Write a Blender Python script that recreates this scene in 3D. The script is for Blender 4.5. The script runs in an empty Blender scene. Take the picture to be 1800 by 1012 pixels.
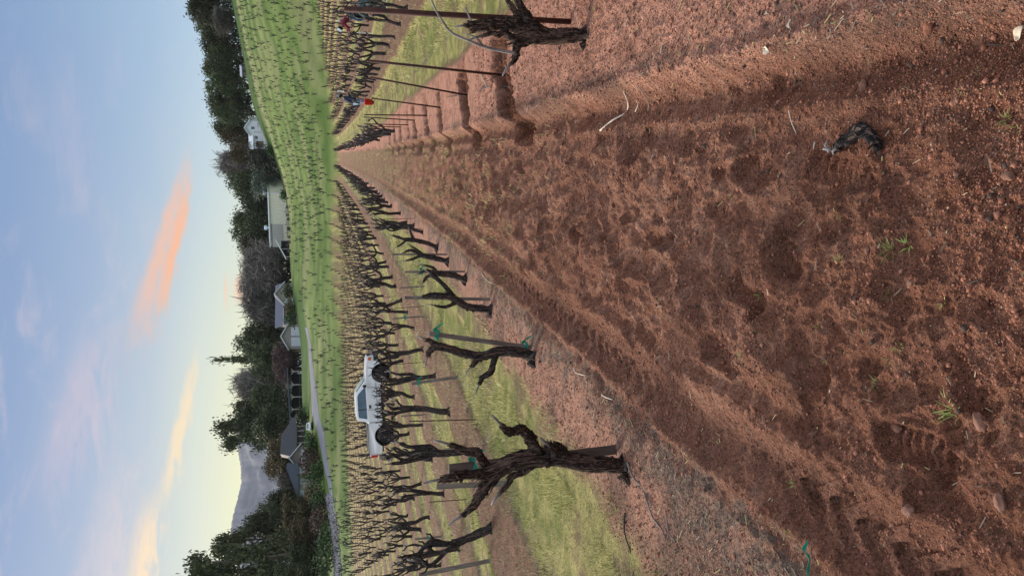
import bpy, math, random
import numpy as np
from math import radians as RAD, sin, cos, pi
random.seed(7)
SC = bpy.context.scene
COL = SC.collection

# ------------------------------------------------------------------ camera
FPX = 1300.0
TH = math.atan(340/1300); PS = math.atan(.18*math.cos(TH)); CH = 1.6
Fv = np.array([-sin(PS)*cos(TH), cos(PS)*cos(TH), -sin(TH)])
Rv = np.array([cos(PS), sin(PS), 0.0]); Uv = np.cross(Rv, Fv)
import mathutils
cd = bpy.data.cameras.new('camera'); cam = bpy.data.objects.new('camera', cd); COL.objects.link(cam)
cd.sensor_width = 36; cd.lens = 26; cd.clip_start = .05; cd.clip_end = 20000
mx = mathutils.Matrix((( -Uv[0], Rv[0], -Fv[0], 0), (-Uv[1], Rv[1], -Fv[1], 0), (-Uv[2], Rv[2], -Fv[2], CH), (0,0,0,1)))
cam.matrix_world = mx
SC.camera = cam

# ------------------------------------------------------------------ light
SUN_AZ, SUN_EL = -50.0, 21.0          # degrees; azimuth from +Y, left negative
SKY_UP = 1.15
sd = bpy.data.lights.new('sun', 'SUN'); sd.energy = 4.8; sd.angle = RAD(15); sd.color = (1.0, .87, .72)
so = bpy.data.objects.new('sun', sd); COL.objects.link(so)
sv = mathutils.Vector((sin(RAD(SUN_AZ))*cos(RAD(SUN_EL)), cos(RAD(SUN_AZ))*cos(RAD(SUN_EL)), sin(RAD(SUN_EL))))
so.rotation_euler = sv.to_track_quat('Z', 'Y').to_euler(); so.location = (-30, 20, 60)
SC.view_settings.view_transform = 'Standard'; SC.view_settings.look = 'None'
SC.view_settings.gamma = 1; SC.view_settings.exposure = 0.34; SC.view_settings.use_curve_mapping = False

class NT:
    """small helper to write node trees"""
    def __init__(s, tree): s.t = tree; s.n = tree.nodes; s.l = tree.links
    def inp(s, sock, v):
        if isinstance(v, bpy.types.NodeSocket): s.l.new(v, sock)
        elif v is not None:
            if isinstance(v, (tuple, list)) and len(v) == 3 and sock.type == 'RGBA': v = (*v, 1)
            sock.default_value = v
    def m(s, op, a, b=None, c=None, clamp=False):
        n = s.n.new('ShaderNodeMath'); n.operation = op; n.use_clamp = clamp
        for i, v in enumerate((a, b, c)):
            if v is not None: s.inp(n.inputs[i], v)
        return n.outputs[0]
    def mix(s, f, a, b, mode='MIX'):
        n = s.n.new('ShaderNodeMix'); n.data_type = 'RGBA'; n.blend_type = mode
        s.inp(n.inputs[0], f); s.inp(n.inputs[6], a); s.inp(n.inputs[7], b); return n.outputs[2]
    def noise(s, vec, scale, detail=4, rough=.55, dist=0.0):
        n = s.n.new('ShaderNodeTexNoise'); n.inputs['Scale'].default_value = scale
        n.inputs['Detail'].default_value = detail; n.inputs['Roughness'].default_value = rough
        n.inputs['Distortion'].default_value = dist
        if vec is not None: s.l.new(vec, n.inputs['Vector'])
        return n.outputs['Fac']
    def ramp(s, f, stops, interp='LINEAR'):
        n = s.n.new('ShaderNodeValToRGB'); n.color_ramp.interpolation = interp
        e = n.color_ramp.elements
        while len(e) < len(stops): e.new(.5)
        for i, (p, c) in enumerate(stops):
            e[i].position = p; e[i].color = (*c, 1) if len(c) == 3 else c
        s.inp(n.inputs[0], f); return n.outputs[0]
    def sstep(s, a, b, v):
        n = s.n.new('ShaderNodeMapRange'); n.interpolation_type = 'SMOOTHSTEP'
        s.inp(n.inputs[0], v); s.inp(n.inputs[1], a); s.inp(n.inputs[2], b); return n.outputs[0]
    def comb(s, x, y, z=0.0):
        n = s.n.new('ShaderNodeCombineXYZ')
        for i, v in enumerate((x, y, z)): s.inp(n.inputs[i], v)
        return n.outputs[0]

def lin(r, g, b):
    f = lambda c: ((c/255+.055)/1.055)**2.4 if c/255 > .04045 else c/255/12.92
    return (f(r), f(g), f(b))

W = bpy.data.worlds.new('World'); SC.world = W; W.use_nodes = True
nt = NT(W.node_tree); nt.n.clear()
tc = nt.n.new('ShaderNodeTexCoord'); sx = nt.n.new('ShaderNodeSeparateXYZ'); nt.l.new(tc.outputs['Generated'], sx.inputs[0])
AZ = nt.m('MULTIPLY', nt.m('ARCTAN2', sx.outputs[0], sx.outputs[1]), 57.2958)
EL = nt.m('MULTIPLY', nt.m('ARCSINE', sx.outputs[2]), 57.2958)
elf = nt.m('DIVIDE', EL, 30.0, clamp=True)
west = nt.ramp(elf, [(0, lin(240,238,185)), (.17, lin(236,236,192)), (.27, lin(214,221,204)), (.38, lin(182,196,208)), (.50, lin(158,177,204)), (.65, lin(136,160,198)), (1, lin(122,149,194))])
east = nt.ramp(elf, [(0, lin(205,216,216)), (.17, lin(186,208,220)), (.25, lin(170,198,222)), (.36, lin(152,182,212)), (.50, lin(138,167,203)), (.65, lin(124,153,194)), (1, lin(112,141,188))])
wf = nt.sstep(14.0, -24.0, AZ)
wf = nt.m('MULTIPLY', wf, nt.sstep(-130.0, -60.0, AZ))
sky = nt.mix(wf, east, west)
pv = nt.comb(nt.m('MULTIPLY', AZ, .11), nt.m('MULTIPLY', EL, .34))
n1 = nt.noise(pv, 1.3, 7, .62, .5)
pv2 = nt.comb(nt.m('MULTIPLY', AZ, .35), nt.m('MULTIPLY', EL, 1.3))
n2 = nt.noise(pv2, 1.3, 8, .65, .6)
veil = nt.m('MULTIPLY', nt.sstep(.48, .78, n1), nt.sstep(7.0, 12.0, EL))
sky = nt.mix(nt.m('MULTIPLY', nt.m('MULTIPLY', veil, nt.m('ADD', nt.m('MULTIPLY', wf, .8), .2)), .6), sky, lin(214,198,205))
def streak(sky, p0, p1, w0, w1, col, amt, thr=(.38, .6), d=2.2, nz=None):
    dx, dy = p1[0]-p0[0], p1[1]-p0[1]; L = math.hypot(dx, dy); ux, uy = dx/L, dy/L
    a = nt.m('SUBTRACT', AZ, p0[0]); e = nt.m('SUBTRACT', EL, p0[1])
    a = nt.m('ADD', a, nt.m('MULTIPLY', nt.m('SUBTRACT', n1, .5), d)); e = nt.m('ADD', e, nt.m('MULTIPLY', nt.m('SUBTRACT', n2, .5), d*.75))
    u = nt.m('DIVIDE', nt.m('ADD', nt.m('MULTIPLY', a, ux), nt.m('MULTIPLY', e, uy)), L)
    v = nt.m('ABSOLUTE', nt.m('SUBTRACT', nt.m('MULTIPLY', e, ux), nt.m('MULTIPLY', a, uy)))
    w = nt.m('ADD', nt.m('MULTIPLY', u, w1-w0), w0)
    w = nt.m('MAXIMUM', w, .05)
    k = nt.sstep(1.35, .0, nt.m('DIVIDE', v, w))
    k = nt.m('MULTIPLY', k, nt.m('MULTIPLY', nt.sstep(-.05, .4, u), nt.sstep(1.15, .55, u)))
    k = nt.m('MULTIPLY', k, nt.sstep(thr[0], thr[1], nt.m('ADD', nt.m('MULTIPLY', n2, .7), nt.m('MULTIPLY', k, .25))))
    return nt.mix(nt.m('MULTIPLY', k, amt), sky, col)
sky = streak(sky, (1.8, 8.3), (-15.5, 12.9), .35, 1.35, lin(236,186,160), .9, (.28,.56))
sky = streak(sky, (-.5, 8.5), (-13.5, 11.2), .35, .6, lin(252,178,128), .9, (.26,.48), 1.2)
sky = streak(sky, (-12.6, 8.1), (-27, 10.6), .4, .8, lin(248,222,180), .9, (.25,.6))
sky = streak(sky, (-22.5, 10.9), (-36, 11.6), .9, 1.7, lin(250,222,182), .95, (.3,.62), 3)
sky = streak(sky, (-18, 12.6), (-40, 13.8), 1.6, 3.4, lin(222,204,206), .55, (.3,.7), 4)
sky = streak(sky, (-8.6, 5.5), (-11.2, 5.3), .5, .9, lin(250,196,160), .9, (.2,.45), .8)
sky = streak(sky, (-8.4, 6.5), (-11.6, 6.4), .13, .18, lin(245,200,165), .7, (.1,.4), .8)
sky = streak(sky, (8, 16.6), (-6, 15.2), 1.2, 1.4, lin(180,180,206), .35, (.3,.7), 3)
sky = streak(sky, (-10, 14.2), (-26, 17), 1.4, 2.4, lin(206,190,205), .5, (.3,.6), 4)
zen = nt.sstep(21.0, 44.0, EL)                                    # made-up brighter sky overhead, out of the frame, added as fill light
sky = nt.mix(zen, sky, (SKY_UP*.97, SKY_UP*.98, SKY_UP*1.06))
below = nt.sstep(-1.0, -12.0, EL)
sky = nt.mix(below, sky, (.12,.12,.08))
st = nt.n.new('ShaderNodeTexSky'); st.sky_type = 'NISHITA'; st.sun_disc = False
st.sun_elevation = RAD(SUN_EL); st.sun_rotation = RAD(SUN_AZ)
bg = nt.n.new('ShaderNodeBackground'); nt.l.new(sky, bg.inputs[0]); bg.inputs[1].default_value = .79
bg2 = nt.n.new('ShaderNodeBackground'); nt.l.new(st.outputs[0], bg2.inputs[0]); bg2.inputs[1].default_value = .006
ad = nt.n.new('ShaderNodeAddShader'); nt.l.new(bg.outputs[0], ad.inputs[0]); nt.l.new(bg2.outputs[0], ad.inputs[1])
wo = nt.n.new('ShaderNodeOutputWorld'); nt.l.new(ad.outputs[0], wo.inputs[0])
W.cycles.sampling_method = 'MANUAL'; W.cycles.sample_map_resolution = 1024

# ------------------------------------------------------------------ helpers
def tag(o, label=None, cat=None, group=None, kind=None):
    if label: o['label'] = label
    if cat: o['category'] = cat
    if group: o['group'] = group
    if kind: o['kind'] = kind
    return o
def empty(name, loc=(0,0,0), rz=0.0):
    o = bpy.data.objects.new(name, None); COL.objects.link(o); o.location = loc; o.rotation_euler = (0,0,rz); o.empty_display_size = .1
    return o
class MB:
    def __init__(s): s.v = []; s.f = []; s.mi = []; s.c = None
    def add(s, v, f, mi=0):
        b = len(s.v); s.v.extend(tuple(map(float, p)) for p in v); s.f.extend(tuple(b+i for i in q) for q in f); s.mi.extend([mi]*len(f)); return s
    def box(s, c, size, rz=0.0, mi=0, rx=0.0, ry=0.0, taper=1.0):
        x, y, z = size[0]/2, size[1]/2, size[2]/2
        R = mathutils.Euler((rx, ry, rz)).to_matrix(); out = []
        for i, (a, b, d) in enumerate([(-x,-y,-z),(x,-y,-z),(x,y,-z),(-x,y,-z),(-x,-y,z),(x,-y,z),(x,y,z),(-x,y,z)]):
            t = taper if i > 3 else 1
            out.append(tuple(R @ mathutils.Vector((a*t, b*t, d)) + mathutils.Vector(c)))
        return s.add(out, [(0,3,2,1),(4,5,6,7),(0,1,5,4),(1,2,6,5),(2,3,7,6),(3,0,4,7)], mi)
    def tube(s, path, rad, sides=8, amp=0.0, rng=None, mi=0, caps=True, ridges=0, flat=1.0):
        P = np.array(path, float); n = len(P)
        if np.isscalar(rad): rad = [rad]*n
        T = np.gradient(P, axis=0); T /= (np.linalg.norm(T, axis=1)[:, None]+1e-9)
        up = np.array([0,0,1.]) if abs(T[0][2]) < .9 else np.array([1.,0,0])
        N = np.cross(T[0], up); N /= np.linalg.norm(N); V = []
        ph = (rng.random()*6.28) if rng else 0
        for i in range(n):
            N = N - T[i]*np.dot(N, T[i]); N /= (np.linalg.norm(N)+1e-9); B = np.cross(T[i], N)
            for k in range(sides):
                a = 2*pi*k/sides; r = rad[i]
                if amp:
                    r *= 1 + amp*(rng.random()-.5)
                    if ridges: r *= 1 + amp*.8*sin(a*ridges+ph+i*.35) + amp*.5*sin(a*(ridges*2+1)-i*.2)
                V.append(P[i] + r*(cos(a)*N + flat*sin(a)*B))
        F = [(i*sides+k, i*sides+(k+1) % sides, (i+1)*sides+(k+1) % sides, (i+1)*sides+k) for i in range(n-1) for k in range(sides)]
        if caps: F += [tuple(reversed(range(sides))), tuple((n-1)*sides+k for k in range(sides))]
        return s.add(V, F, mi)
    def prism(s, prof, axis0, ext, mi=0):
        """prof: (a,z) polygon extruded; axis0 'x' -> profile in xz, extruded over y=ext"""
        n = len(prof); y0, y1 = ext
        if axis0 == 'x': V = [(a, y0, z) for a, z in prof]+[(a, y1, z) for a, z in prof]
        else: V = [(y0, a, z) for a, z in prof]+[(y1, a, z) for a, z in prof]
        F = [tuple(range(n)), tuple(reversed(range(n, 2*n)))]+[(i, n+i, n+(i+1) % n, (i+1) % n) for i in range(n)]
        return s.add(V, F, mi)
    def lathe(s, prof, c=(0,0,0), sides=20, axis='z', mi=0):
        V = []
        for r, h in prof:
            for k in range(sides):
                a = 2*pi*k/sides
                p = (r*cos(a), r*sin(a), h) if axis == 'z' else (r*cos(a), h, r*sin(a))
                V.append((p[0]+c[0], p[1]+c[1], p[2]+c[2]))
        F = [(i*sides+k, i*sides+(k+1) % sides, (i+1)*sides+(k+1) % sides, (i+1)*sides+k) for i in range(len(prof)-1) for k in range(sides)]
        return s.add(V, F, mi)
    def build(s, name, mats, parent=None, smooth=False, colors=None, bevel=0):
        me = bpy.data.meshes.new(name); me.from_pydata(s.v, [], s.f); 
        for m in (mats if isinstance(mats, (list, tuple)) else [mats]): me.materials.append(m)
        if any(s.mi): me.polygons.foreach_set('material_index', s.mi)
        if smooth: me.polygons.foreach_set('use_smooth', [True]*len(s.f))
        me.update(); o = bpy.data.objects.new(name, me); COL.objects.link(o)
        if parent: o.parent = parent
        if bevel:
            b = o.modifiers.new('bevel', 'BEVEL'); b.width = bevel; b.segments = 2; b.limit_method = 'ANGLE'
        return o
def fastmesh(name, V, F, mats, colors=None, smooth=False, parent=None):
    """V (n,3) array, F (m,k) array of equal sized faces"""
    me = bpy.data.meshes.new(name); n, m, k = len(V), len(F), F.shape[1]
    me.vertices.add(n); me.vertices.foreach_set('co', np.ascontiguousarray(V, np.float32).ravel())
    me.loops.add(m*k); me.polygons.add(m)
    me.polygons.foreach_set('loop_start', np.arange(0, m*k, k, dtype=np.int32)); me.polygons.foreach_set('loop_total', np.full(m, k, np.int32))
    me.loops.foreach_set('vertex_index', np.ascontiguousarray(F, np.int32).ravel())
    if smooth: me.polygons.foreach_set('use_smooth', np.ones(m, bool))
    me.update(calc_edges=True)
    if colors is not None:
        ca = me.color_attributes.new('tint', 'FLOAT_COLOR', 'POINT')
        c4 = np.ones((n, 4), np.float32); c4[:, :3] = colors; ca.data.foreach_set('color', c4.ravel())
    for mt in (mats if isinstance(mats, (list, tuple)) else [mats]): me.materials.append(mt)
    o = bpy.data.objects.new(name, me); COL.objects.link(o)
    if parent: o.parent = parent
    return o
def copy_tree(o, parent=None):
    c = o.copy(); COL.objects.link(c); c.parent = parent
    for ch in [x for x in KIDS.get(o.name, [])]: copy_tree(ch, c)
    return c
KIDS = {}

def mat(name, col, rough=.8, var=.25, scale=6.0, spec=.3, bump=0.0, bscale=40.0, metal=0.0, col2=None, stretch=None, coat=0.0, trans=0.0, detail=4):
    m = bpy.data.materials.new(name); m.use_nodes = True; t = NT(m.node_tree)
    b = t.n['Principled BSDF']; b.inputs['Roughness'].default_value = rough; b.inputs['Specular IOR Level'].default_value = spec
    b.inputs['Metallic'].default_value = metal; b.inputs['Coat Weight'].default_value = coat
    c = t.n.new('ShaderNodeTexCoord'); vec = c.outputs['Object']
    if stretch:
        mp = t.n.new('ShaderNodeMapping'); mp.inputs['Scale'].default_value = stretch; t.l.new(vec, mp.inputs[0]); vec = mp.outputs[0]
    n = t.noise(vec, scale, detail, .6)
    c2 = col2 or tuple(x*(1-var) for x in col); c1 = col if col2 else tuple(min(1, x*(1+var)) for x in col)
    cc = t.mix(t.sstep(.32, .68, n), c2, c1)
    t.l.new(cc, b.inputs['Base Color'])
    if bump:
        bn = t.n.new('ShaderNodeBump'); bn.inputs['Strength'].default_value = 1; bn.inputs['Distance'].default_value = bump
        t.l.new(t.noise(vec, bscale, 6, .65), bn.inputs['Height']); t.l.new(bn.outputs[0], b.inputs['Normal'])
    return m
def leafmat(name, dark, light, sub=0.0):
    m = bpy.data.materials.new(name); m.use_nodes = True; t = NT(m.node_tree); b = t.n['Principled BSDF']
    b.inputs['Roughness'].default_value = .65; b.inputs['Specular IOR Level'].default_value = .25
    a = t.n.new('ShaderNodeAttribute'); a.attribute_name = 'tint'
    oi = t.n.new('ShaderNodeObjectInfo')
    c = t.mix(a.outputs['Fac'], dark, light)
    hv = t.n.new('ShaderNodeHueSaturation'); t.l.new(c, hv.inputs['Color'])
    t.l.new(t.m('ADD', t.m('MULTIPLY', oi.outputs['Random'], .9), .6), hv.inputs['Value'])
    t.l.new(t.m('ADD', t.m('MULTIPLY', oi.outputs['Random'], .035), .483), hv.inputs['Hue'])
    t.l.new(hv.outputs[0], b.inputs['Base Color'])
    return m

def h2(ix, iy, seed):
    h = (ix.astype(np.int64)*374761393 + iy.astype(np.int64)*668265263 + seed*974634777) & 0xffffffff
    h = ((h ^ (h >> 13))*1274126177) & 0xffffffff
    h = ((h ^ (h >> 16))*2246822519) & 0xffffffff
    return ((h ^ (h >> 15)) & 0xffffff)/float(0xffffff)
def vn(x, y, seed=1):
    x = np.asarray(x, float); y = np.asarray(y, float)
    ix = np.floor(x); iy = np.floor(y); fx = x-ix; fy = y-iy; fx = fx*fx*(3-2*fx); fy = fy*fy*(3-2*fy)
    ix = ix.astype(np.int64); iy = iy.astype(np.int64)
    a = h2(ix, iy, seed); b = h2(ix+1, iy, seed); c = h2(ix, iy+1, seed); d = h2(ix+1, iy+1, seed)
    return (a+(b-a)*fx)*(1-fy)+(c+(d-c)*fx)*fy
def fbm(x, y, seed=1, oc=4, g=.5):
    s = 0; a = 1; t = 0
    for i in range(oc): s = s+a*vn(x*2**i, y*2**i, seed+i*17); t += a; a *= g
    return s/t
def ss(a, b, v): t = np.clip((np.asarray(v, float)-a)/(b-a), 0, 1); return t*t*(3-2*t)
def gau(v, w): return np.exp(-(v/w)**2)

# ------------------------------------------------------------------ terrain
ROW0, ROWS = .88, 2.48
YS = [-50,3,7.5,10,12.5,20,35,60,100,300]; ZS = [.02,0,-.22,-.37,-.48,-.68,-1.1,-1.4,-1.6,-1.6]
AZK = [-180,-75,-35,-30.57,-26.2,-22.2,-18.05,-13.86,-10.05,-6.25,-2.91,.33,2.68,6.55,10.2,14,30,60,180]
TEK = [0,-.01,-.012,-.0101,0,.014,.0213,.0214,.0342,.037,.0403,.0600,.0790,.0889,.1018,.112,.13,.06,0]
def Zbase(x, y):
    x = np.asarray(x, float); y = np.asarray(y, float)
    r = np.hypot(x, y); az = np.degrees(np.arctan2(x, y))
    xc = np.clip(x, -60, 26)
    lat = np.where(xc > .8, .075*(xc-.8)+.004*(xc-.8)**2, 0) + np.where(xc < -3, -np.minimum(1.0, .1*(-3-xc)), 0)
    zn = np.interp(y, YS, ZS)+lat
    te = sum(np.interp(az+o, AZK, TEK) for o in (-1.5, -.75, 0, .75, 1.5))/5
    RT = np.interp(az, [-40,-30,-12,-8,-3,2], [168,178,190,205,216,240])
    zf = CH+np.maximum(r, RT)**.0*RT*te+np.clip(r-RT, 0, 80)*.012
    s = np.clip((r-120)/(RT-120), 0, 1); s = s*(1.35-.35*s)*ss(0, .12, s)
    return zn*(1-s)+zf*s
POSTY = [4.81, 7.44, 10.27, 13.13, 15.28, 17.71, 19.34, 21.8, 24.2, 26.6]
rf = random.Random(5)
FOOT = [(.02,2.03),(-.08,1.52),(-.18,1.66),(-.26,2.28),(-.44,2.4),(-.47,1.47),(-1.0,1.87),(-.72,1.56),(-.6,2.0),(-.72,2.6),(-.17,2.7),(.1,3.1),(-.32,3.2),(-.6,3.4),(-.1,3.8),(-.85,2.25),(.05,2.45)]
FOOT = [(a, b, rf.uniform(-.5,.5), 1.0) for a, b in FOOT] + [(rf.uniform(-1.0,.3), rf.uniform(3.5,12), rf.uniform(-.7,.7), rf.uniform(.7,1.3)) for _ in range(60)]
LTRK = -1.04; RTRK = .33
def troughs(x, y):
    t = np.zeros_like(x)
    for i, yp in enumerate(POSTY[1:]):
        yc = yp-.12-1.5*np.clip(.9-x, 0, 1.3)**1.35
        w = .30+.10*sin(i*2.1)+(.12 if i == 0 else 0)
        e = (fbm(x*5, y*5, 91+i*7, 4, .65)-.5)*.62
        t = np.maximum(t, ss(w+.1, w-.12, np.abs(y-yc)+e))
    return t*ss(.05, .3, x)*ss(1.45, 1.1, x)
def block_limit():       # how far the planted block reaches in each direction
    A, Rr = [], []
    for yc, vt in ((-60,552),(0,557),(60,561),(110,565),(170,570),(225,577),(262,583),(300,583),(350,578),(400,576),(500,580),(600,593),(700,604),(800,609),(900,615),(1012,621),(1080,624)):
        d = Fv*FPX+Rv*(506-yc)-Uv*(vt-900); h = math.hypot(d[0], d[1]); r = np.linspace(60, 215, 1500); X, Y = d[0]/h*r, d[1]/h*r
        ok = (Zbase(X, Y)-CH)/r >= d[2]/h; i = np.argmax(ok) if ok.any() else 1499
        A.append(math.degrees(math.atan2(d[0], d[1]))); Rr.append(max(90, min(r[i], 190)))
    o = np.argsort(A); return np.array(A)[o], np.array(Rr)[o]
LIM_A, LIM_R = block_limit()
def blim(x, y): return np.interp(np.degrees(np.arctan2(x, y)), LIM_A, LIM_R)
def masks(x, y):
    """surface zones (0..1) of the vineyard floor"""
    wob = (fbm(x*1.3, y*.5, 3)-.5)*.3; wob2 = (fbm(x*4, y*3, 5)-.5)*.22
    rr_ = np.hypot(x, y); near = ss(1.0, .96, rr_/blim(x, y))
    strip = ss(-1.42, -1.3, x+wob2*.5)*ss(.52, .40, x+wob2*.4)*ss(126, 120, rr_)
    rberm = ss(.36, .46, x+wob2*.3)*ss(1.55, 1.3, x+wob+.1*wob2)
    lberm = ss(-2.05, -1.85, x+wob+wob2)*ss(-1.26, -1.4, x+wob2*.5)
    u = (ROW0-x)/ROWS; k = np.round(u); d = (u-k)*ROWS          # d>0: left of its row
    brown = ss(-.98, -.82, d+wob2+wob*.5)*ss(.50, .36, d+wob2+wob*.5)
    edge = ss(.36, .44, d+wob2+wob*.5)*ss(.66, .54, d+wob2+wob*.5)
    other = (x < -2.2) | (x > 1.9)
    return near, strip*(~other), rberm*(~other), lberm*(~other), np.where(other, brown, 0), np.where(other, edge, 0), other, d
def Zdet(x, y):
    x = np.asarray(x, float); y = np.asarray(y, float)
    r = np.hypot(x, y); nr = ss(45, 22, r)
    near, strip, rb, lb, brown, edge, other, d = masks(x, y)
    tr = troughs(x, y)
    z = np.zeros_like(x)
    def rg(a, b, sd): return (1-np.abs(2*vn(a, b, sd)-1))**1.6
    # tilled strip
    wx = x+.12*(fbm(x*3, y*3, 11)-.5)*2; wy = y+.25*(fbm(x*2, y*2, 12)-.5)*2
    diag = vn(wx*2.2+wy*1.1, wy*3.6-wx*1.2, 21)
    rib = 1-np.abs(2*vn(wx*1.4+5, wy*4.2, 23)-1)
    big = fbm(x*2.2, y*2.2, 25, 3)
    inner = ss(LTRK+.2, LTRK+.42, x)*ss(.2, .05, x)
    z += strip*inner*(.050*(diag-.5)+.060*(rib-.5)+.06*(big-.5)+.060*(fbm(x*9, y*9, 27, 3)-.5))*(.55+.45*ss(1.5, 4, y))
    hump = fbm(x*.9+3, y*1.7, 26, 2); z += strip*inner*.03*ss(.4, .7, hump)
    def rg(a, b, sd): return (1-np.abs(2*vn(a, b, sd)-1))**1.6
    ux = x*.82+y*.57; uy = -x*.57+y*.82; w1 = .35*(fbm(x*4, y*4, 13)-.5)
    f_ = ss(40, 18, r)
    z += strip*inner*f_*(.034*(rg(ux*2.6+w1*2, uy*1.5, 14)-.4)+.034*(rg(ux*6+w1*5, uy*3.6, 15)-.4)+.026*ss(-.35, -.6, x)*(rg(x*7+w1*4, y*1.7, 24)-.4)+.022*(rg(ux*14, uy*9, 16)-.4)*ss(22, 12, r)+.008*(rg(x*34, y*30, 18)-.4)*ss(12, 7, r))
    yy_ = y+.5*(fbm(x*1.2, y*.6, 19)-.5)+.22*(fbm(x*5, y*2, 20)-.5); per = .62
    z -= strip*inner*.06*np.exp(-((np.mod(yy_, per)-per/2)/.07)**2)*ss(3.8, 6, y)*ss(.35, .55, vn(x*1.3+3, np.floor(yy_/per)*3.1, 22))
    # furrow-ish ridges running with the row at the left of the strip
    z += strip*gau(x+.62, .3)*.03*(1-np.abs(2*vn(wx*6, wy*.9, 29)-1))
    # wheel tracks
    lw = (fbm(y*.7, y*0+3, 31)-.5)*.1
    z += -.034*gau(x-LTRK-lw, .085)*strip + .042*gau(x-LTRK-.17-lw, .05)*(.6+.8*vn(x*3, y*4, 32))+.034*gau(x-LTRK+.16-lw, .04)*(.6+.8*vn(x*5, y*6, 34))
    z += gau(x-LTRK-lw, .10)*.011*np.sign(np.sin(y*42+5*np.abs(x-LTRK)*12))*ss(.4, .55, vn(x*0+4, y*.8, 36)); z += strip*(1-inner)*.02*(rg(x*7, y*3, 17)-.4)
    rw = (fbm(y*.8, y*0+9, 33)-.5)*.07
    z += -.035*gau(x-RTRK-rw, .07)+.018*gau(x-RTRK+.1-rw, .045)*(~other)+.020*gau(x-RTRK-.12-rw, .05)*(~other)
    # berms
    z += rb*(.085+.04*(fbm(x*2, y*2, 35)-.5)); z += lb*(.012+.05*(fbm(x*1.6, y*1.6, 37)-.5))
    z -= tr*(.13+.08*(fbm(x*7, y*7, 39)-.5)); z -= tr*ss(.55, .75, fbm(x*4, y*6, 38))*.09; z += tr*(.06*(rg(x*9, y*9, 57)-.4)+.03*(rg(x*22, y*22, 58)-.4)); z += rb*(1-tr)*.012*(rg(x*16, y*16, 59)-.4)
    z += ss(.05, .4, tr)*ss(.95, .4, tr)*.03*fbm(x*10, y*10, 56)*2
    z += other*np.where(brown > 0, brown*(.05+.05*(fbm(x*3, y*1.2, 41)-.5)), 0)
    # general roughness
    sm = .35+.65*np.clip(strip+brown+tr, 0, 1)
    fine = ss(16, 8, r)
    bl = fbm(x*24, y*24, 43, 3, .65); z += fine*sm*.022*(bl-.5); z += fine*sm*.02*np.maximum(fbm(x*13, y*13, 44, 2)-.55, 0)*2
    cl = vn(x*42, y*42, 45); z += fine*(.004+.006*np.clip(tr+strip*.5, 0, 1))*np.maximum(cl-.72, 0)/.28
    gr = vn(x*85, y*85, 47); z += ss(9, 5, r)*.008*(gr-.5)
    # soft shallow pits
    pt = vn(x*6.5+2, y*6.5, 49); z -= strip*fine*.028*ss(.78, .93, pt)
    z = z*nr
    # boot prints
    for fx, fy, fa, s in FOOT:
        m = (np.abs(x-fx) < .3)&(np.abs(y-fy) < .3)
        if not m.any(): continue
        xx = x[m]-fx; yy = y[m]-fy; a = xx*cos(fa)-yy*sin(fa); b = xx*sin(fa)+yy*cos(fa)
        a = a+.03*(vn(x[m]*14, y[m]*14, 52)-.5); b = b+.03*(vn(x[m]*12, y[m]*12, 53)-.5)
        w = .050*s*(1-.13*np.cos(b/(.14*s)*pi)); e = np.sqrt((a/w)**2+(b/(.138*s))**4)
        part = ss(.25, .5, vn(x[m]*5+fy, y[m]*5, 54))*(1.0 if fy < 3.3 else .35+.65*((fx*37.7+fy*11.3) % 1))
        ins = ss(1.3, .75, e)*part; rim = gau(e-1.3, .25)*part*vn(x[m]*18, y[m]*18, 55)
        tread = .0065*np.sign(np.sin(b*170+5*np.abs(a)*12))*ss(.95, .7, e)*part
        z[m] = z[m]*(1-.6*ins)-.019*ins+.020*rim+tread
    return z
def Z(x, y):
    x = np.atleast_1d(np.asarray(x, float)); y = np.atleast_1d(np.asarray(y, float))
    return Zbase(x, y)+Zdet(x, y)
def z1(x, y): return float(Z(x, y)[0])
def zb1(x, y): return float(Zbase(np.array([x]), np.array([y]))[0])

def ray(v, y):      # v = picture x (down in the world), y = picture y (leftwards in the world)
    d = Fv*FPX+Rv*(506-y)-Uv*(v-900); return d/np.linalg.norm(d)
def hit(v, y):
    d = ray(v, y); t = np.geomspace(.8, 900, 6000)
    px, py, pz = d[0]*t, d[1]*t, CH+d[2]*t
    i = np.argmax(pz < Zbase(px, py)); return px[i], py[i], pz[i]
def onplane(v, y, Y):   # point of the sight line at world depth Y
    d = ray(v, y); t = Y/d[1]; return np.array([d[0]*t, Y, CH+d[2]*t])
def polar(y, r):        # ground point in the direction of picture column y at ground distance r
    d = ray(560, y); h = math.hypot(d[0], d[1]); X, Y = d[0]/h*r, d[1]/h*r; return X, Y, zb1(X, Y)
def tanv(v, y): d = ray(v, y); return d[2]/math.hypot(d[0], d[1])
def topz(v, y, r): return CH+tanv(v, y)*r

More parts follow.
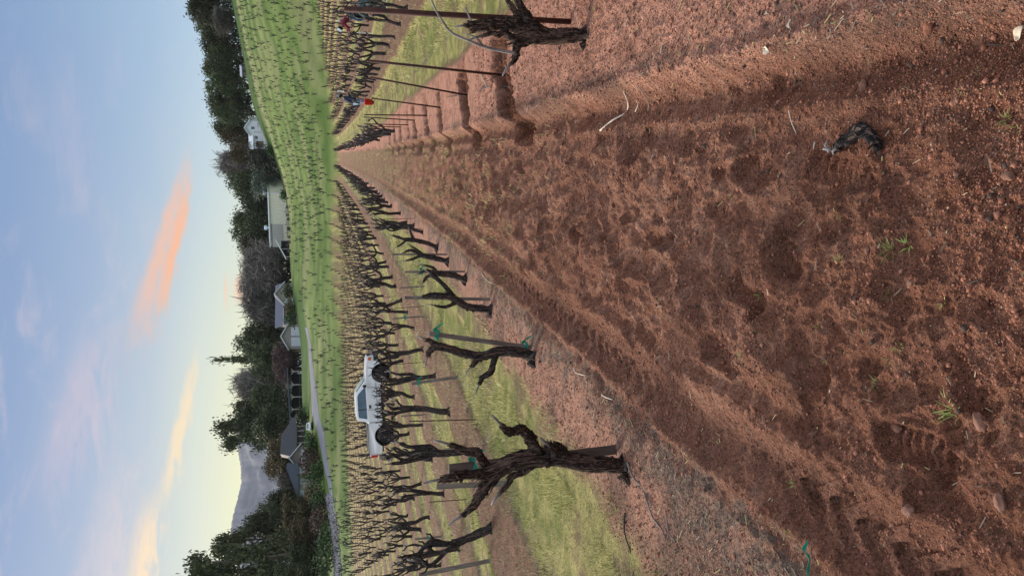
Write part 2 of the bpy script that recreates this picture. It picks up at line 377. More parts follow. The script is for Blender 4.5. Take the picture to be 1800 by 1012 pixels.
# ---- ground sheet: rings round the standing point, finer where things are near
def build_ground():
    az = np.concatenate([np.arange(-180, -54, 4.0), np.arange(-54, 32, .12), np.arange(32, 180, 4.0)])
    rr = [.02]; 
    while rr[-1] < 3500:
        r = rr[-1]; f = 1.25 if r < .3 else (1.02 if r < 1.05 else (1.0037 if r < 13 else (1.011 if r < 120 else (1.018 if r < 270 else 1.2)))); rr.append(r*f)
    rr = np.array(rr); A, Rr = np.meshgrid(np.radians(az), rr); X = Rr*np.sin(A); Y = Rr*np.cos(A)
    x, y = X.ravel(), Y.ravel(); z = Z(x, y)
    r = np.hypot(x, y); azd = np.degrees(np.arctan2(x, y))
    near, strip, rb, lb, brown, edge, other, d = masks(x, y); tr = troughs(x, y)
    n = len(x); C = np.zeros((n, 3)); 
    def put(mask, col): C[:] = C*(1-mask[:, None])+np.array(col)[None, :]*mask[:, None]
    f1 = fbm(x*1.1, y*1.1, 61); f2 = fbm(x*5, y*5, 62); f3 = fbm(x*.25, y*.25, 63); f4 = fbm(x*22, y*22, 64, 3)
    # grass alleys
    gmix = ss(.36, .62, .55*f2+.45*fbm(x*2, y*.8, 65))
    G = np.array([.235,.25,.075])[None]*(1-gmix[:, None])+np.array([.40,.35,.14])[None]*gmix[:, None]
    gs = ss(.50, .66, fbm(x*3.3, y*2.1, 66, 5, .6)); G = G*(1-.75*gs[:, None])+np.array([.22,.145,.095])[None]*.75*gs[:, None]
    C[:] = G
    put(edge*near*(.35+.65*ss(.4, .6, fbm(x*2, y*.6, 77)))*ss(6, 10, r), (.50,.44,.17))
    brown = brown*(.25+.75*ss(150, 95, r)); put(brown, (.215,.118,.082))
    bs = ss(.45, .65, fbm(x*9, y*1.6, 67)); put(brown*bs*.55, (.26,.20,.12)); put(brown*ss(.5, .7, fbm(x*2.2, y*1.3, 68))*.6, (.235,.13,.10))
    # litter between the alley grass and the next row
    lit = other*ss(-1.25, -1.0, d)*ss(-.75, -.95, d)*ss(.4, .6, f2); put(lit*.6*near, (.12,.10,.085))
    # strip
    put(strip, (.275,.122,.080)); put(strip*ss(.38, .68, f1)*.5, (.35,.168,.116)); put(strip*ss(.5, .7, fbm(x*14, y*14, 79))*.45, (.20,.078,.048)); put(strip*ss(.5, .7, fbm(x*17+5, y*17, 80))*.5, (.44,.24,.17))
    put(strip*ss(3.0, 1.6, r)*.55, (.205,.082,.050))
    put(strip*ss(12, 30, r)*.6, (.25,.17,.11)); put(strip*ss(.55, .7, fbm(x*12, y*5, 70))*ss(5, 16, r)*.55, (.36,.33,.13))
    put(gau(x-LTRK, .10)*strip*.7, (.22,.105,.074))
    # grey gritty litter band beside the left wheel track
    gb = ss(-1.60, -1.45, x+.3*(f2-.5))*ss(-1.20, -1.27, x)*near*(~other)*(.25+.75*ss(.42, .56, fbm(x*17, y*17, 74, 3)))*ss(.3, .5, fbm(x*2+7, y*1.2, 75))
    put(rb*ss(126, 120, r), (.55,.275,.20)); put(lb*ss(126, 120, r), (.48,.25,.18)); 
    put(rb*ss(.5, .68, f2)*.45, (.27,.12,.08)); put(lb*ss(.42, .6, f1)*.75, (.20,.125,.095))
    put(gb*.8, (.19,.14,.115)); gb2 = gau(x-.46, .07)*(~other)*ss(.4, .55, fbm(x*3, y*1.5, 71)); put(gb2*.7, (.13,.085,.07))
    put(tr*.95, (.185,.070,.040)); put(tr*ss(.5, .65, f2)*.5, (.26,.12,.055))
    sp = ss(.66, .80, f4)*(rb+lb)*ss(14, 6, r); put(sp*.6, (.10,.075,.065))
    lg = lb*ss(-1.7, -2.0, x); put(lg*ss(.45, .6, f2), (.22,.16,.10))
    C = C*(.86+.28*f2[:, None])*np.array([.93,.97,.95])[None]
    # beyond the block
    fg = 1-near
    # rows of tall grass on the hillside run across the slope
    s1 = .6*fbm(azd*.22+2, r*.62, 72, 4, .65)+.4*fbm(x*.3, y*.5, 76, 3); s2 = fbm(x*.05, y*.22, 73, 3)
    FG = np.array([.125,.205,.050])[None]*(1-ss(.42, .62, s1)[:, None])+np.array([.24,.30,.105])[None]*ss(.42, .62, s1)[:, None]
    FG = FG*(1-(ss(.55, .68, s2)*.7)[:, None])+np.array([.36,.35,.19])[None]*(ss(.55, .68, s2)*.7)[:, None]
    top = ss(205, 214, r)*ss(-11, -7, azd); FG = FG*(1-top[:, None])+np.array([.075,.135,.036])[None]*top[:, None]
    tan = gau(r-203, 4)*ss(-8, -5, azd); FG = FG*(1-.7*tan[:, None])+np.array([.40,.38,.22])[None]*.7*tan[:, None]
    lawn = ss(-9, -11, azd)*ss(164, 170, r); FG = FG*(1-lawn[:, None])+np.array([.075,.150,.035])[None]*lawn[:, None]
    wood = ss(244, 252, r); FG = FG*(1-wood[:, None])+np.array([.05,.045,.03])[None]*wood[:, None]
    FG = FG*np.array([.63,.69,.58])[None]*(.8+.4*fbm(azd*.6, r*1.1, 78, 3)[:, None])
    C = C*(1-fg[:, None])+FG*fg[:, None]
    na, nrr = len(az), len(rr)
    I = np.arange(nrr-1)[:, None]*na; J = np.arange(na)[None, :]; J2 = (J+1) % na
    F = np.stack([I+J, I+na+J, I+na+J2, I+J2], -1).reshape(-1, 4)[:, ::-1]
    m = bpy.data.materials.new('ground'); m.use_nodes = True; t = NT(m.node_tree); b = t.n['Principled BSDF']
    b.inputs['Roughness'].default_value = .95; b.inputs['Specular IOR Level'].default_value = .12
    a = t.n.new('ShaderNodeAttribute'); a.attribute_name = 'tint'; g = t.n.new('ShaderNodeNewGeometry')
    P = g.outputs['Position']
    na1 = t.noise(P, 60, 6, .7); na2 = t.noise(P, 9, 5, .65); na3 = t.noise(P, 190, 4, .7)
    k = t.m('ADD', t.m('MULTIPLY', na1, 1.0), t.m('ADD', t.m('MULTIPLY', na2, .7), t.m('MULTIPLY', na3, .5)))
    k = t.m('MAXIMUM', t.m('ADD', t.m('MULTIPLY', k, 1.9), -1.09), .3)
    c = t.mix(1.0, a.outputs['Color'], t.comb(k, k, k), 'MULTIPLY')
    cr = t.sstep(.60, .68, t.noise(P, 34, 5, .75)); c = t.mix(t.m('MULTIPLY', cr, .22), c, (.40,.25,.18))
    t.l.new(c, b.inputs['Base Color'])
    bn = t.n.new('ShaderNodeBump'); bn.inputs['Distance'].default_value = .03; bn.inputs['Strength'].default_value = 1.0
    vo = t.n.new('ShaderNodeTexVoronoi'); vo.inputs['Scale'].default_value = 75; t.l.new(P, vo.inputs['Vector'])
    vo2 = t.n.new('ShaderNodeTexVoronoi'); vo2.inputs['Scale'].default_value = 170; t.l.new(P, vo2.inputs['Vector'])
    hh = t.m('ADD', t.m('ADD', na1, t.m('MULTIPLY', na3, .4)), t.m('MULTIPLY', t.m('ADD', vo.outputs['Distance'], t.m('MULTIPLY', vo2.outputs['Distance'], .5)), -.55))
    t.l.new(hh, bn.inputs['Height'])
    bn2 = t.n.new('ShaderNodeBump'); bn2.inputs['Distance'].default_value = .10; bn2.inputs['Strength'].default_value = .6
    t.l.new(t.noise(P, 5, 6, .7), bn2.inputs['Height']); t.l.new(bn.outputs[0], bn2.inputs['Normal'])
    t.l.new(bn2.outputs[0], b.inputs['Normal'])
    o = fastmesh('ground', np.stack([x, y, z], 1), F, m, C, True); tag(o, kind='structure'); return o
build_ground()

# ---- private lane winding past the houses
def lane():
    near = [(541,575),(546,600),(550,640),(556,685),(561,730),(570,760),(574,799),(580,830),(583,850),(587,886),(591,930),(596,970),(600,1040)]
    far = [(536,575),(542,600),(544,640),(547,685),(549,730),(559,760),(566,799),(572,830),(577,850),(583,886),(588,930),(593,970),(597,1040)]
    V = []
    NN = [(a, b) for a, b in near]
    def res(l):
        L = np.array(l, float); s = np.linspace(0, len(L)-1, 140); return np.stack([np.interp(s, range(len(L)), L[:, i]) for i in (0, 1)], 1)
    A, B = res(near), res(far)
    for a, b in zip(A, B):
        p = np.array(hit(*a)[:2]); q = np.array(hit(*b)[:2])
        for k in range(7):
            t = k/6; w = p*(1-t)+q*t; V.append((w[0], w[1], zb1(*w)+.03+.04*math.sin(pi*t)))
    F = np.array([(i*7+k, i*7+k+1, i*7+k+8, i*7+k+7) for i in range(139) for k in range(6)])
    o = fastmesh('road', np.array(V), F, mat('asphalt', (.15,.165,.195), .85, .12, .4, bump=.01), None, True); tag(o, kind='structure')
lane()
# ------------------------------------------------------------------ distant mountain, trees, houses
def tang(a): return tanv(a[0], a[1])
def mountain():
    prof = [(430,640),(424,700),(418,745),(414,775),(417,787),(421,815),(422,840),(415,870),(405,905),(403,925),(408,960),(420,1000),(440,1060),(470,1150)]
    R0 = 2500; ys = np.linspace(560, 1220, 220); vs = np.interp(ys, [p[1] for p in prof], [p[0] for p in prof]); vs[ys > 1150] += (ys[ys > 1150]-1150)*.9; vs[ys<700] += (700-ys[ys<700])*.5
    V = []; K = 40
    for i, (y, v) in enumerate(zip(ys, vs)):
        dx = ray(560, y); h = math.hypot(dx[0], dx[1]); H = tanv(v, y)*R0
        for k in range(K):
            t = k/(K-1); r = R0-900*(1-t)+0; n = float(fbm(np.array([i*.09]), np.array([k*.22]), 81, 5)[0])-.5
            z = H*(t**1.3)+ n*60*t*(1-t)*4 + (float(vn(np.array([i*.9]), np.array([.5]), 83)[0])-.5)*5*t
            V.append((dx[0]/h*r, dx[1]/h*r, z-2))
    n = len(V)
    for i, y in enumerate(ys):          # far slope
        x, yy, z = V[i*K+K-1]; V.append((x*1.5, yy*1.5, -10))
    F = [(i*K+k, i*K+k+1, (i+1)*K+k+1, (i+1)*K+k) for i in range(219) for k in range(K-1)]+[(i*K+K-1, n+i, n+i+1, (i+1)*K+K-1) for i in range(219)]
    m = mat('hazed_woodland', (.17,.185,.21), .95, .4, .02, .1, col2=(.115,.13,.155), detail=8)  # blue-grey of distant haze is mixed into the woodland colour
    tag(fastmesh('mountain', np.array(V), np.array(F), m, None, True), kind='structure')
mountain()

LM = dict(oak=leafmat('oak_leaves', (.020,.030,.017), (.110,.135,.050)), olive=leafmat('olive_leaves', (.035,.050,.040), (.13,.16,.115)),
          pine=leafmat('pine_needles', (.020,.032,.016), (.125,.145,.055)), bare=leafmat('bare_twigs', (.085,.080,.072), (.34,.31,.27)),
          rust=leafmat('rusty_foliage', (.045,.040,.018), (.18,.14,.06)), pink=leafmat('reddish_twigs', (.10,.06,.055), (.22,.15,.135)), shrub=leafmat('shrub_leaves', (.020,.040,.014), (.07,.12,.035)),
          redshrub=leafmat('red_shrub', (.05,.028,.024), (.12,.07,.055)))
BARK = mat('tree_bark', (.10,.08,.065), .9, .5, 3, .1, bump=.03, bscale=8, stretch=(1,1,.25))
PALEB = mat('pale_bark', (.30,.25,.21), .9, .35, 3, .1, bump=.03, bscale=8, stretch=(1,1,.25))
def leafcloud(rng, lobes, n, size, aspect=1.0, hang=0.0, inner=.55):
    """n little quads scattered through ellipsoid lobes (cx,cy,cz,rx,ry,rz)"""
    L = np.array(lobes, float); w = (L[:, 3]*L[:, 4]*L[:, 5])**(2/3); w /= w.sum()
    idx = rng.choice(len(L), n, p=w); u = rng.normal(size=(n, 3)); u /= np.linalg.norm(u, axis=1)[:, None]
    rad = (inner+(1-inner)*rng.random(n)**.6)*(1+.16*rng.normal(size=n))
    # clumps: pull points towards local clump centres
    P = L[idx, :3]+u*rad[:, None]*L[idx, 3:6]
    nc = max(8, n//26); cen = P[rng.choice(n, nc)]; 
    own = rng.integers(0, nc, n); pull = rng.random(n) < .62
    P[pull] = cen[own[pull]]+rng.normal(size=(pull.sum(), 3))*size*np.array([1.9, 1.9, 1.3])
    a = rng.normal(size=(n, 3)); a /= np.linalg.norm(a, axis=1)[:, None]; a[:, 2] -= hang; a /= np.linalg.norm(a, axis=1)[:, None]
    b = np.cross(a, rng.normal(size=(n, 3))); b /= np.linalg.norm(b, axis=1)[:, None]
    s = size*(.55+.9*rng.random(n))[:, None]; a = a*s*aspect**.5; b = b*s/aspect**.5
    V = np.stack([P-a*.5-b*.35, P+a*.1-b*.5, P+a*.5+b*.1, P-a*.1+b*.5], 1).reshape(-1, 3)
    F = np.arange(4*n).reshape(-1, 4); tint = rng.random(nc)[own]*.6+rng.random(n)*.4
    tint = np.repeat(tint, 4)[:, None]*np.ones(3)
    return V, F, tint
def limb(mb, rng, p, d, L, r, depth, sides=5):
    pts = [np.array(p, float)]; d = np.array(d, float); n = 4
    for i in range(n):
        d = d+rng.normal(size=3)*.16; d[2] += .05; d /= np.linalg.norm(d); pts.append(pts[-1]+d*L/n)
    mb.tube(pts, list(np.linspace(r, r*.55, n+1)), sides)
    if depth > 0:
        for k in range(rng.integers(2, 4)):
            q = pts[rng.integers(2, n+1)]; nd = d+rng.normal(size=3)*.65; nd /= np.linalg.norm(nd)
            limb(mb, rng, q, nd, L*.68, r*.5, depth-1, max(3, sides-1))
PROTO = {}
def tree_proto(kind, var):
    key = (kind, var)
    if key in PROTO: return PROTO[key]
    rng = np.random.default_rng(hash(kind) % 1 + sum(map(ord, kind))*13+var*7); pr = random.Random(var*31+len(kind))
    root = bpy.data.objects.new('tree_template', None)
    # unit tree: height 10, crown radius 3.6
    tb = MB()
    if kind == 'conifer':
        tb.tube([(0,0,-.4),(0,0,5),(0,0,9.7)], [.3,.2,.04], 7)
        lobes = []; 
        for i in range(26):
            t = i/25; z = 1.2+8.6*t; R = 2.6*(1-t)**.8+.12; a = i*2.4
            lobes += [(cos(a)*R*.5, sin(a)*R*.5, z, R*.62, R*.62, .42), (-cos(a)*R*.45, -sin(a)*R*.45, z+.1, R*.55, R*.55, .35)]
        V, F, T = leafcloud(rng, lobes, 3600, .34, 2.2, .1, .2); lm = LM['pine']
    elif kind == 'pine':
        P = [(0,0,-.5),(.15,0,3),(-.1,.1,6),(.2,0,9)]; tb.tube(P, [.34,.26,.18,.07], 8)
        lobes = []
        for i in range(17):
            t = (i+.5)/17; z = 3.2+6.5*t; a = rng.random()*6.28; q = (1.9+rng.random()*1.1)*(1-.55*t); x, y = cos(a)*q, sin(a)*q
            tb.tube([(0,0,z-.7),(x*.6,y*.6,z-.25),(x,y,z)], [.11,.07,.03], 4); lobes.append((x, y, z, .95+rng.random()*.5, .95+rng.random()*.5, .5+rng.random()*.25))
        lobes.append((0,0,9.3,.8,.8,.6)); V, F, T = leafcloud(rng, lobes, 5200, .27, 2.4, -.1, .1); lm = LM['pine']
    elif kind in ('bare', 'pink'):
        for k in range(4):
            a = k*1.6+rng.random(); limb(tb, rng, (cos(a)*.12, sin(a)*.12, 0), (cos(a)*.32, sin(a)*.32, 1), 4.6, .17, 3)
        lobes = [(rng.normal()*1.3, rng.normal()*1.3, 4.6+rng.random()*3.6, 1.5+rng.random(), 1.5+rng.random(), 1.2+rng.random()*.8) for _ in range(11)]
        V, F, T = leafcloud(rng, lobes, 7500, .50, 20, -.25, .05); lm = LM[kind]
    elif kind == 'tall':       # open crown on a long leaning limb
        P = [(0,0,-.5),(.2,0,3),(-.3,.1,6),(.5,0,8.6)]; tb.tube(P, [.3,.22,.15,.06], 7)
        lobes = [(rng.normal()*1.2, rng.normal()*1.2, 5.2+rng.random()*4.2, .7+rng.random()*.6, .7+rng.random()*.6, .5+rng.random()*.4) for _ in range(13)]
        for l in lobes: tb.tube([(0,0,min(l[2]-1, 6)),(l[0]*.6,l[1]*.6,l[2]-.5),(l[0],l[1],l[2])], [.09,.05,.02], 4)
        V, F, T = leafcloud(rng, lobes, 3000, .30, 1.3, 0, .25); lm = LM['oak']
    else:
        dens = 8200 if kind != 'olive' else 8200
        for k in range(5):
            a = k*1.3+rng.random(); limb(tb, rng, (cos(a)*.1, sin(a)*.1, -.3), (cos(a)*.42, sin(a)*.42, 1), 4.0, .2, 2)
        lobes = []
        for _ in range(17):
            a = rng.random()*6.28; q = rng.random()**.6*2.6; z = 3.0+rng.random()*5.6; q *= (1-.55*((z-3)/6)**2)
            lobes.append((cos(a)*q, sin(a)*q, z, .9+rng.random()*.9, .9+rng.random()*.9, .8+rng.random()*.6))
        lobes += [(0,0,4.5,2.1,2.1,1.8),(0,0,1.8,2.6,2.6,1.0)]
        if kind == 'olive': lobes = [(l[0], l[1], l[2]*.95, l[3]*1.1, l[4]*1.1, l[5]*1.1) for l in lobes]+[(1.4,.5,2,1.7,1.7,1.3),(-1.5,-.3,2.2,1.6,1.6,1.3)]
        V, F, T = leafcloud(rng, lobes, dens, (.25 if kind != 'olive' else .21), 1.4, 0, .35); lm = LM.get(kind, LM['oak'])
    crown = fastmesh('crown', V, F, lm, T); trunk = tb.build('trunk', PALEB if kind in ('pine',) and var == 1 else BARK, None, True)
    for o in (crown, trunk): COL.objects.unlink(o)
    PROTO[key] = (crown, trunk); return PROTO[key]
def tree(y, vtop, wpx, r, kind, var, label, group='trees beyond the vineyard', name=None, lean=0.0, sink=.3, cat='tree'):
    X, Y, z = polar(y, r); H = topz(vtop, y, r)-z+sink
    wid = wpx*r/FPX
    nm = name or dict(oak='evergreen_tree', olive='olive_tree', pine='pine_tree', bare='bare_tree', pink='bare_tree', conifer='conifer_tree', tall='evergreen_tree', rust='evergreen_tree').get(kind, 'tree')
    root = empty(nm, (X, Y, z-sink), random.Random(int(y*7+vtop)).random()*6.28)
    sc = H/9.9; w = wid/6.6
    root.scale = (w, w, sc); root.rotation_euler.x = lean*.5
    for p in tree_proto(kind, var):
        c = p.copy(); COL.objects.link(c); c.parent = root
    tag(root, label, cat, group); return root
T = [
 (-22,306,64,252,'oak',0,'dark evergreen at the uphill edge of the photo, only half in frame'),
 (10,308,58,256,'oak',1,'tallest dark evergreen on the uphill crest, next to the photo edge'),
 (38,322,52,250,'oak',2,'rounded evergreen just downhill of the tallest crest tree'),
 (62,333,46,254,'oak',3,'evergreen with a ragged crown behind the leafless grey bush on the hill'),
 (52,376,36,236,'bare',0,'small leafless greyish tree in front of the dark hilltop evergreens'),
 (88,341,50,258,'oak',0,'dense evergreen between the leafless grey bush and the hidden shed roof'),
 (112,346,48,252,'oak',1,'broad evergreen directly above the small shed roof on the hill'),
 (136,349,50,256,'oak',2,'evergreen just past the hidden shed towards the white cottage'),
 (160,352,50,250,'oak',3,'rounded evergreen midway between the hilltop shed and the white cottage'),
 (184,352,50,256,'oak',0,'evergreen with sky gaps in its top, second uphill of the white cottage'),
 (206,354,46,252,'oak',1,'grey-green evergreen leaning over the uphill side of the white cottage'),
 (232,366,44,262,'oak',2,'dark evergreen rising behind the roof of the white cottage'),
 (252,384,40,256,'rust',0,'brownish evergreen behind the downhill end of the white cottage'),
 (275,392,38,262,'rust',1,'low brown-tinged tree between the cottage and the pale thin tree'),
 (296,380,40,268,'bare',1,'thin pale leafless tree standing against the sky beyond the olive trees'),
 (283,428,62,226,'olive',0,'grey-green olive tree nearer the white cottage, the smaller of the olive pair'),
 (318,434,74,222,'olive',1,'large round grey-green olive tree beside the cream barn'),
 (322,386,48,262,'oak',3,'dark evergreen with a ragged top above the large olive tree'),
 (346,400,46,266,'oak',0,'evergreen behind the uphill end of the cream barn'),
 (368,410,44,264,'oak',1,'low evergreen right behind the barn roof vent'),
 (392,398,56,262,'oak',2,'broad evergreen behind the middle of the cream barn'),
 (416,396,52,268,'oak',3,'tallest evergreen behind the downhill end of the cream barn'),
 (440,406,56,262,'oak',0,'dark evergreen between the cream barn and the big leafless trees'),
 (462,424,52,250,'bare',2,'leafless grey tree nearest the cream barn'),
 (486,420,60,246,'bare',3,'broad leafless grey tree in the middle of the leafless clump'),
 (512,424,60,248,'bare',0,'leafless grey tree behind the roof of the garage house'),
 (538,428,56,246,'bare',1,'leafless grey tree at the lane side end of the leafless clump'),
 (474,446,56,236,'bare',3,'low front leafless tree by the empty yard next to the barn'),
 (558,428,52,250,'oak',1,'dark evergreen behind the ridge of the garage house'),
 (582,418,52,246,'oak',2,'dense evergreen right behind the garage gable'),
 (600,398,46,250,'oak',3,'tall rounded evergreen behind and left of the garage gable'),
 (628,372,36,256,'conifer',0,'slender pointed conifer rising above all its neighbours'),
 (620,428,56,236,'oak',0,'dark evergreen below the pointed conifer'),
 (648,424,52,240,'oak',1,'evergreen with bare limbs showing between the conifer and the porch roof'),
 (636,478,50,205,'pink',2,'reddish leafless ornamental tree beside the garage house'),
 (672,408,46,250,'bare',2,'pale leafless tree against the yellow sky above the long porch'),
 (694,432,56,236,'oak',2,'dark evergreen over the middle of the long porch'),
 (716,398,56,240,'oak',3,'large round evergreen over the left end of the long porch'),
 (742,372,56,236,'tall',0,'tallest open-crowned tree with sky between its limbs, left of the conifer'),
 (766,384,40,238,'tall',1,'open-crowned tree leaning out in front of the mountain'),
 (738,432,74,222,'oak',0,'wide dark oak crown behind the low brown house'),
 (764,440,56,226,'oak',1,'dark evergreen over the ridge of the low brown house'),
 (792,450,62,214,'rust',2,'brown-green tree in front of the mountain, between the two brown houses'),
 (818,460,46,220,'rust',0,'small brown-green tree beside the gap where the mountain shows'),
 (842,486,40,216,'bare',0,'small leafless tree behind the tan house end'),
 (872,462,48,214,'oak',2,'dark evergreen just left of the tan house'),
 (892,442,50,212,'oak',3,'rounded dark evergreen at the left foot of the mountain'),
 (914,412,52,206,'oak',0,'dark evergreen rising to the slope of the big pines'),
 (938,378,56,200,'pine',0,'pine with layered boughs, right of the tallest pine'),
 (972,332,74,186,'pine',1,'tallest pine with a pale bare trunk at the left edge of the view'),
 (1002,352,64,192,'pine',2,'pine with loose boughs left of the tallest pine'),
 (1034,376,70,188,'pine',0,'dark pine at the far left edge of the photo'),
 (958,440,60,196,'oak',1,'evergreen filling in below the tallest pine'),
 (896,486,66,180,'rust',1,'rusty brown bushy tree in front of the dark evergreens at left'),
 (936,492,60,172,'rust',2,'broad rusty bushy tree beside the pale pine trunk'),
 (972,500,60,170,'oak',2,'low very dark bushy tree under the tallest pine'),
 (1006,470,64,174,'oak',3,'dark bushy tree at the bottom left corner of the view')]
T += [(455,462,70,262,'oak',2,'dark undergrowth evergreen behind the leafless trees beside the barn'),(492,458,72,258,'oak',3,'dark evergreen hidden low behind the middle of the leafless clump'),(528,460,70,258,'oak',0,'dark low evergreen behind the leafless trees above the garage house'),(430,452,60,256,'oak',1,'dark low evergreen between the barn end and the leafless clump')]
for a in T: tree(*a)
# hedging shrubs by the houses
def shrub(y, r, w, h, kind, label, seed, cat='shrub', name='shrub'):
    X, Y, z = polar(y, r); rng = np.random.default_rng(seed)
    root = empty(name, (X, Y, z))
    lob = [(rng.normal()*w*.16, rng.normal()*w*.16, h*.5, w*.4, w*.4, h*.48) for _ in range(3)]
    V, F, Tn = leafcloud(rng, lob, 900, .3, 1.2, 0, .4); fastmesh('foliage', V, F, LM[kind], Tn, parent=root)
    tb = MB(); tb.tube([(0,0,-.2),(.05,0,h*.6)], [.08,.04], 5); tb.build('stem', BARK, root)
    tag(root, label, cat, 'shrubs around the houses')
for a in [(512,196,4,2.2,'shrub','green shrub below the side window of the garage house'),(540,192,5,2.6,'rust','brownish shrub in front of the garage house wall'),(555,190,4.5,2.3,'shrub','dark green shrub beside the garage house steps'),
          (733,170,4,2.3,'shrub','dark shrub beside the small white car'),(776,158,5,2.2,'shrub','dark green shrub below the window of the low brown house'),(790,156,4.5,2.6,'shrub','tall dark shrub next to the dome-shaped bush'),
          (812,152,5.2,4.0,'redshrub','large dome-shaped reddish brown bush in front of the houses'),(824,160,3,2.8,'shrub','bright green shrub against the tan house'),(832,150,3.4,2.6,'shrub','round green shrub on the terrace edge'),
          (866,158,5,3.4,'rust','brownish shrub at the left end of the tan house'),(884,152,5,2.6,'shrub','dark shrub left of the tan house on the terrace'),(910,150,6,3.2,'redshrub','reddish shrub row end below the rusty trees'),
          (940,146,6,2.6,'shrub','dark shrub at the foot of the rusty trees'),(985,142,7,3.6,'shrub','wide dark shrub below the tallest pine'),(344,208,2.4,1.2,'shrub','low dark shrub at the uphill foot of the cream barn'),
          (268,214,2.4,1.6,'shrub','small dark bush at the foot of the olive trees')]:
    shrub(*a, seed=int(a[0]))

# buildings -------------------------------------------------
def walls(name_mat, col, rough=.8, board=0, axis='z'):
    m = bpy.data.materials.new(name_mat); m.use_nodes = True; t = NT(m.node_tree); b = t.n['Principled BSDF']; b.inputs['Roughness'].default_value = rough
    tcn = t.n.new('ShaderNodeTexCoord'); n = t.noise(tcn.outputs['Object'], 1.2, 5, .6)
    k = t.m('ADD', t.m('MULTIPLY', n, .3), .85)
    if board:
        sp = t.n.new('ShaderNodeSeparateXYZ'); t.l.new(tcn.outputs['Object'], sp.inputs[0])
        f = t.m('FRACT', t.m('MULTIPLY', sp.outputs['Z' if axis == 'z' else 'X'], 1/board)); g = t.sstep(0, .12, f); k = t.m('MULTIPLY', k, t.m('ADD', t.m('MULTIPLY', g, .25), .75))
    t.l.new(t.mix(1.0, col, t.comb(k, k, k), 'MULTIPLY'), b.inputs['Base Color']); return m
CREAM = walls('cream_metal', (.88,.84,.64), .5, .9, 'x'); TAN = walls('tan_siding', (.34,.31,.27), .85, .25); WHITE = walls('white_siding', (.90,.91,.92), .7, .3); GREYW = walls('grey_brown_siding', (.22,.19,.17), .85, .3)
ROOFB = walls('blue_grey_shingle', (.10,.12,.16), .8, .35); ROOFG = walls('grey_shingle', (.13,.13,.15), .8, .35); ROOFM = walls('pale_metal_roof', (.55,.62,.68), .4, .5, 'x')
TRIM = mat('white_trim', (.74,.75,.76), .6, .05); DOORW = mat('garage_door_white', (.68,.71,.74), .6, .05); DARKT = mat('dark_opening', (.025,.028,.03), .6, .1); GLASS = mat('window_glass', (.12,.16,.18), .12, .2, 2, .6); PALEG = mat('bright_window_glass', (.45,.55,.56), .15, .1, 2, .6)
POSTM = mat('pale_post', (.45,.42,.38), .8, .1); BROWNW = mat('brown_wood', (.14,.10,.08), .9, .2); VENT = mat('galvanised_vent', (.60,.70,.80), .35, .1, metal=.3)
def win(root, x, y, z, w, h, glass, name='window', frame=TRIM):
    """window on a wall facing -y"""
    f = MB().box((x, y-.03, z+h/2+.05), (w+.16, .06, .09)).box((x, y-.03, z-h/2-.05), (w+.16, .06, .09)).box((x-w/2-.05, y-.03, z), (.08, .06, h)).box((x+w/2+.05, y-.03, z), (.08, .06, h)).build(name, frame, root)
    MB().box((x, y-.012, z), (w-.0, .02, h)).box((x, y-.03, z), (.05, .03, h)).build('pane', glass, f)
def gable(root, x0, x1, y0, y1, h, rise, axis, wall, roof, oh=.35, base=-1.2, name='wall'):
    """wing with a gable roof; axis='y': ridge runs along y so the gable faces the viewer"""
    t = .16
    if axis == 'y':
        xm = (x0+x1)/2; MB().prism([(x0, base), (x1, base), (x1, h), (xm, h+rise), (x0, h)], 'x', (y0, y1)).build(name, wall, root)
        s = rise/(xm-x0); r = MB()
        for sg, xe in ((-1, x0-oh), (1, x1+oh)):
            ze = h-s*oh; r.prism([(xe, ze+.03), (xm, h+rise+.03), (xm, h+rise+.03+t), (xe, ze+.03+t)], 'x', (y0-oh, y1+oh))
        rf = r.build('roof', roof, root)
        f = MB()
        for sg, xe in ((-1, x0-oh), (1, x1+oh)):
            ze = h-s*oh; f.prism([(xe, ze-.16), (xm, h+rise-.16), (xm, h+rise+.10), (xe, ze+.10)], 'x', (y0-oh-.06, y0-oh-.005))
        f.build('fascia', TRIM, rf)
    else:
        ym = (y0+y1)/2; MB().prism([(y0, base), (y1, base), (y1, h), (ym, h+rise), (y0, h)], 'y', (x0, x1)).build(name, wall, root)
        s = rise/(ym-y0); r = MB()
        for ye in (y0-oh, y1+oh):
            ze = h-s*oh; r.prism([(ye, ze+.03), (ym, h+rise+.03), (ym, h+rise+.03+t), (ye, ze+.03+t)], 'y', (x0-oh, x1+oh))
        rf = r.build('roof', roof, root); MB().box(((x0+x1)/2, y0-oh-.04, h-s*oh+.06), (x1-x0+2*oh, .08, .2)).build('gutter', TRIM, rf)
def place(name, y, r, label, cat='house', turn=0.0, dz=0.0):
    X, Y, z = polar(y, r); a = math.atan2(X, Y); root = empty(name, (X, Y, z+dz), -a+turn); tag(root, label, cat); return root
px = lambda p, r: p*r/FPX
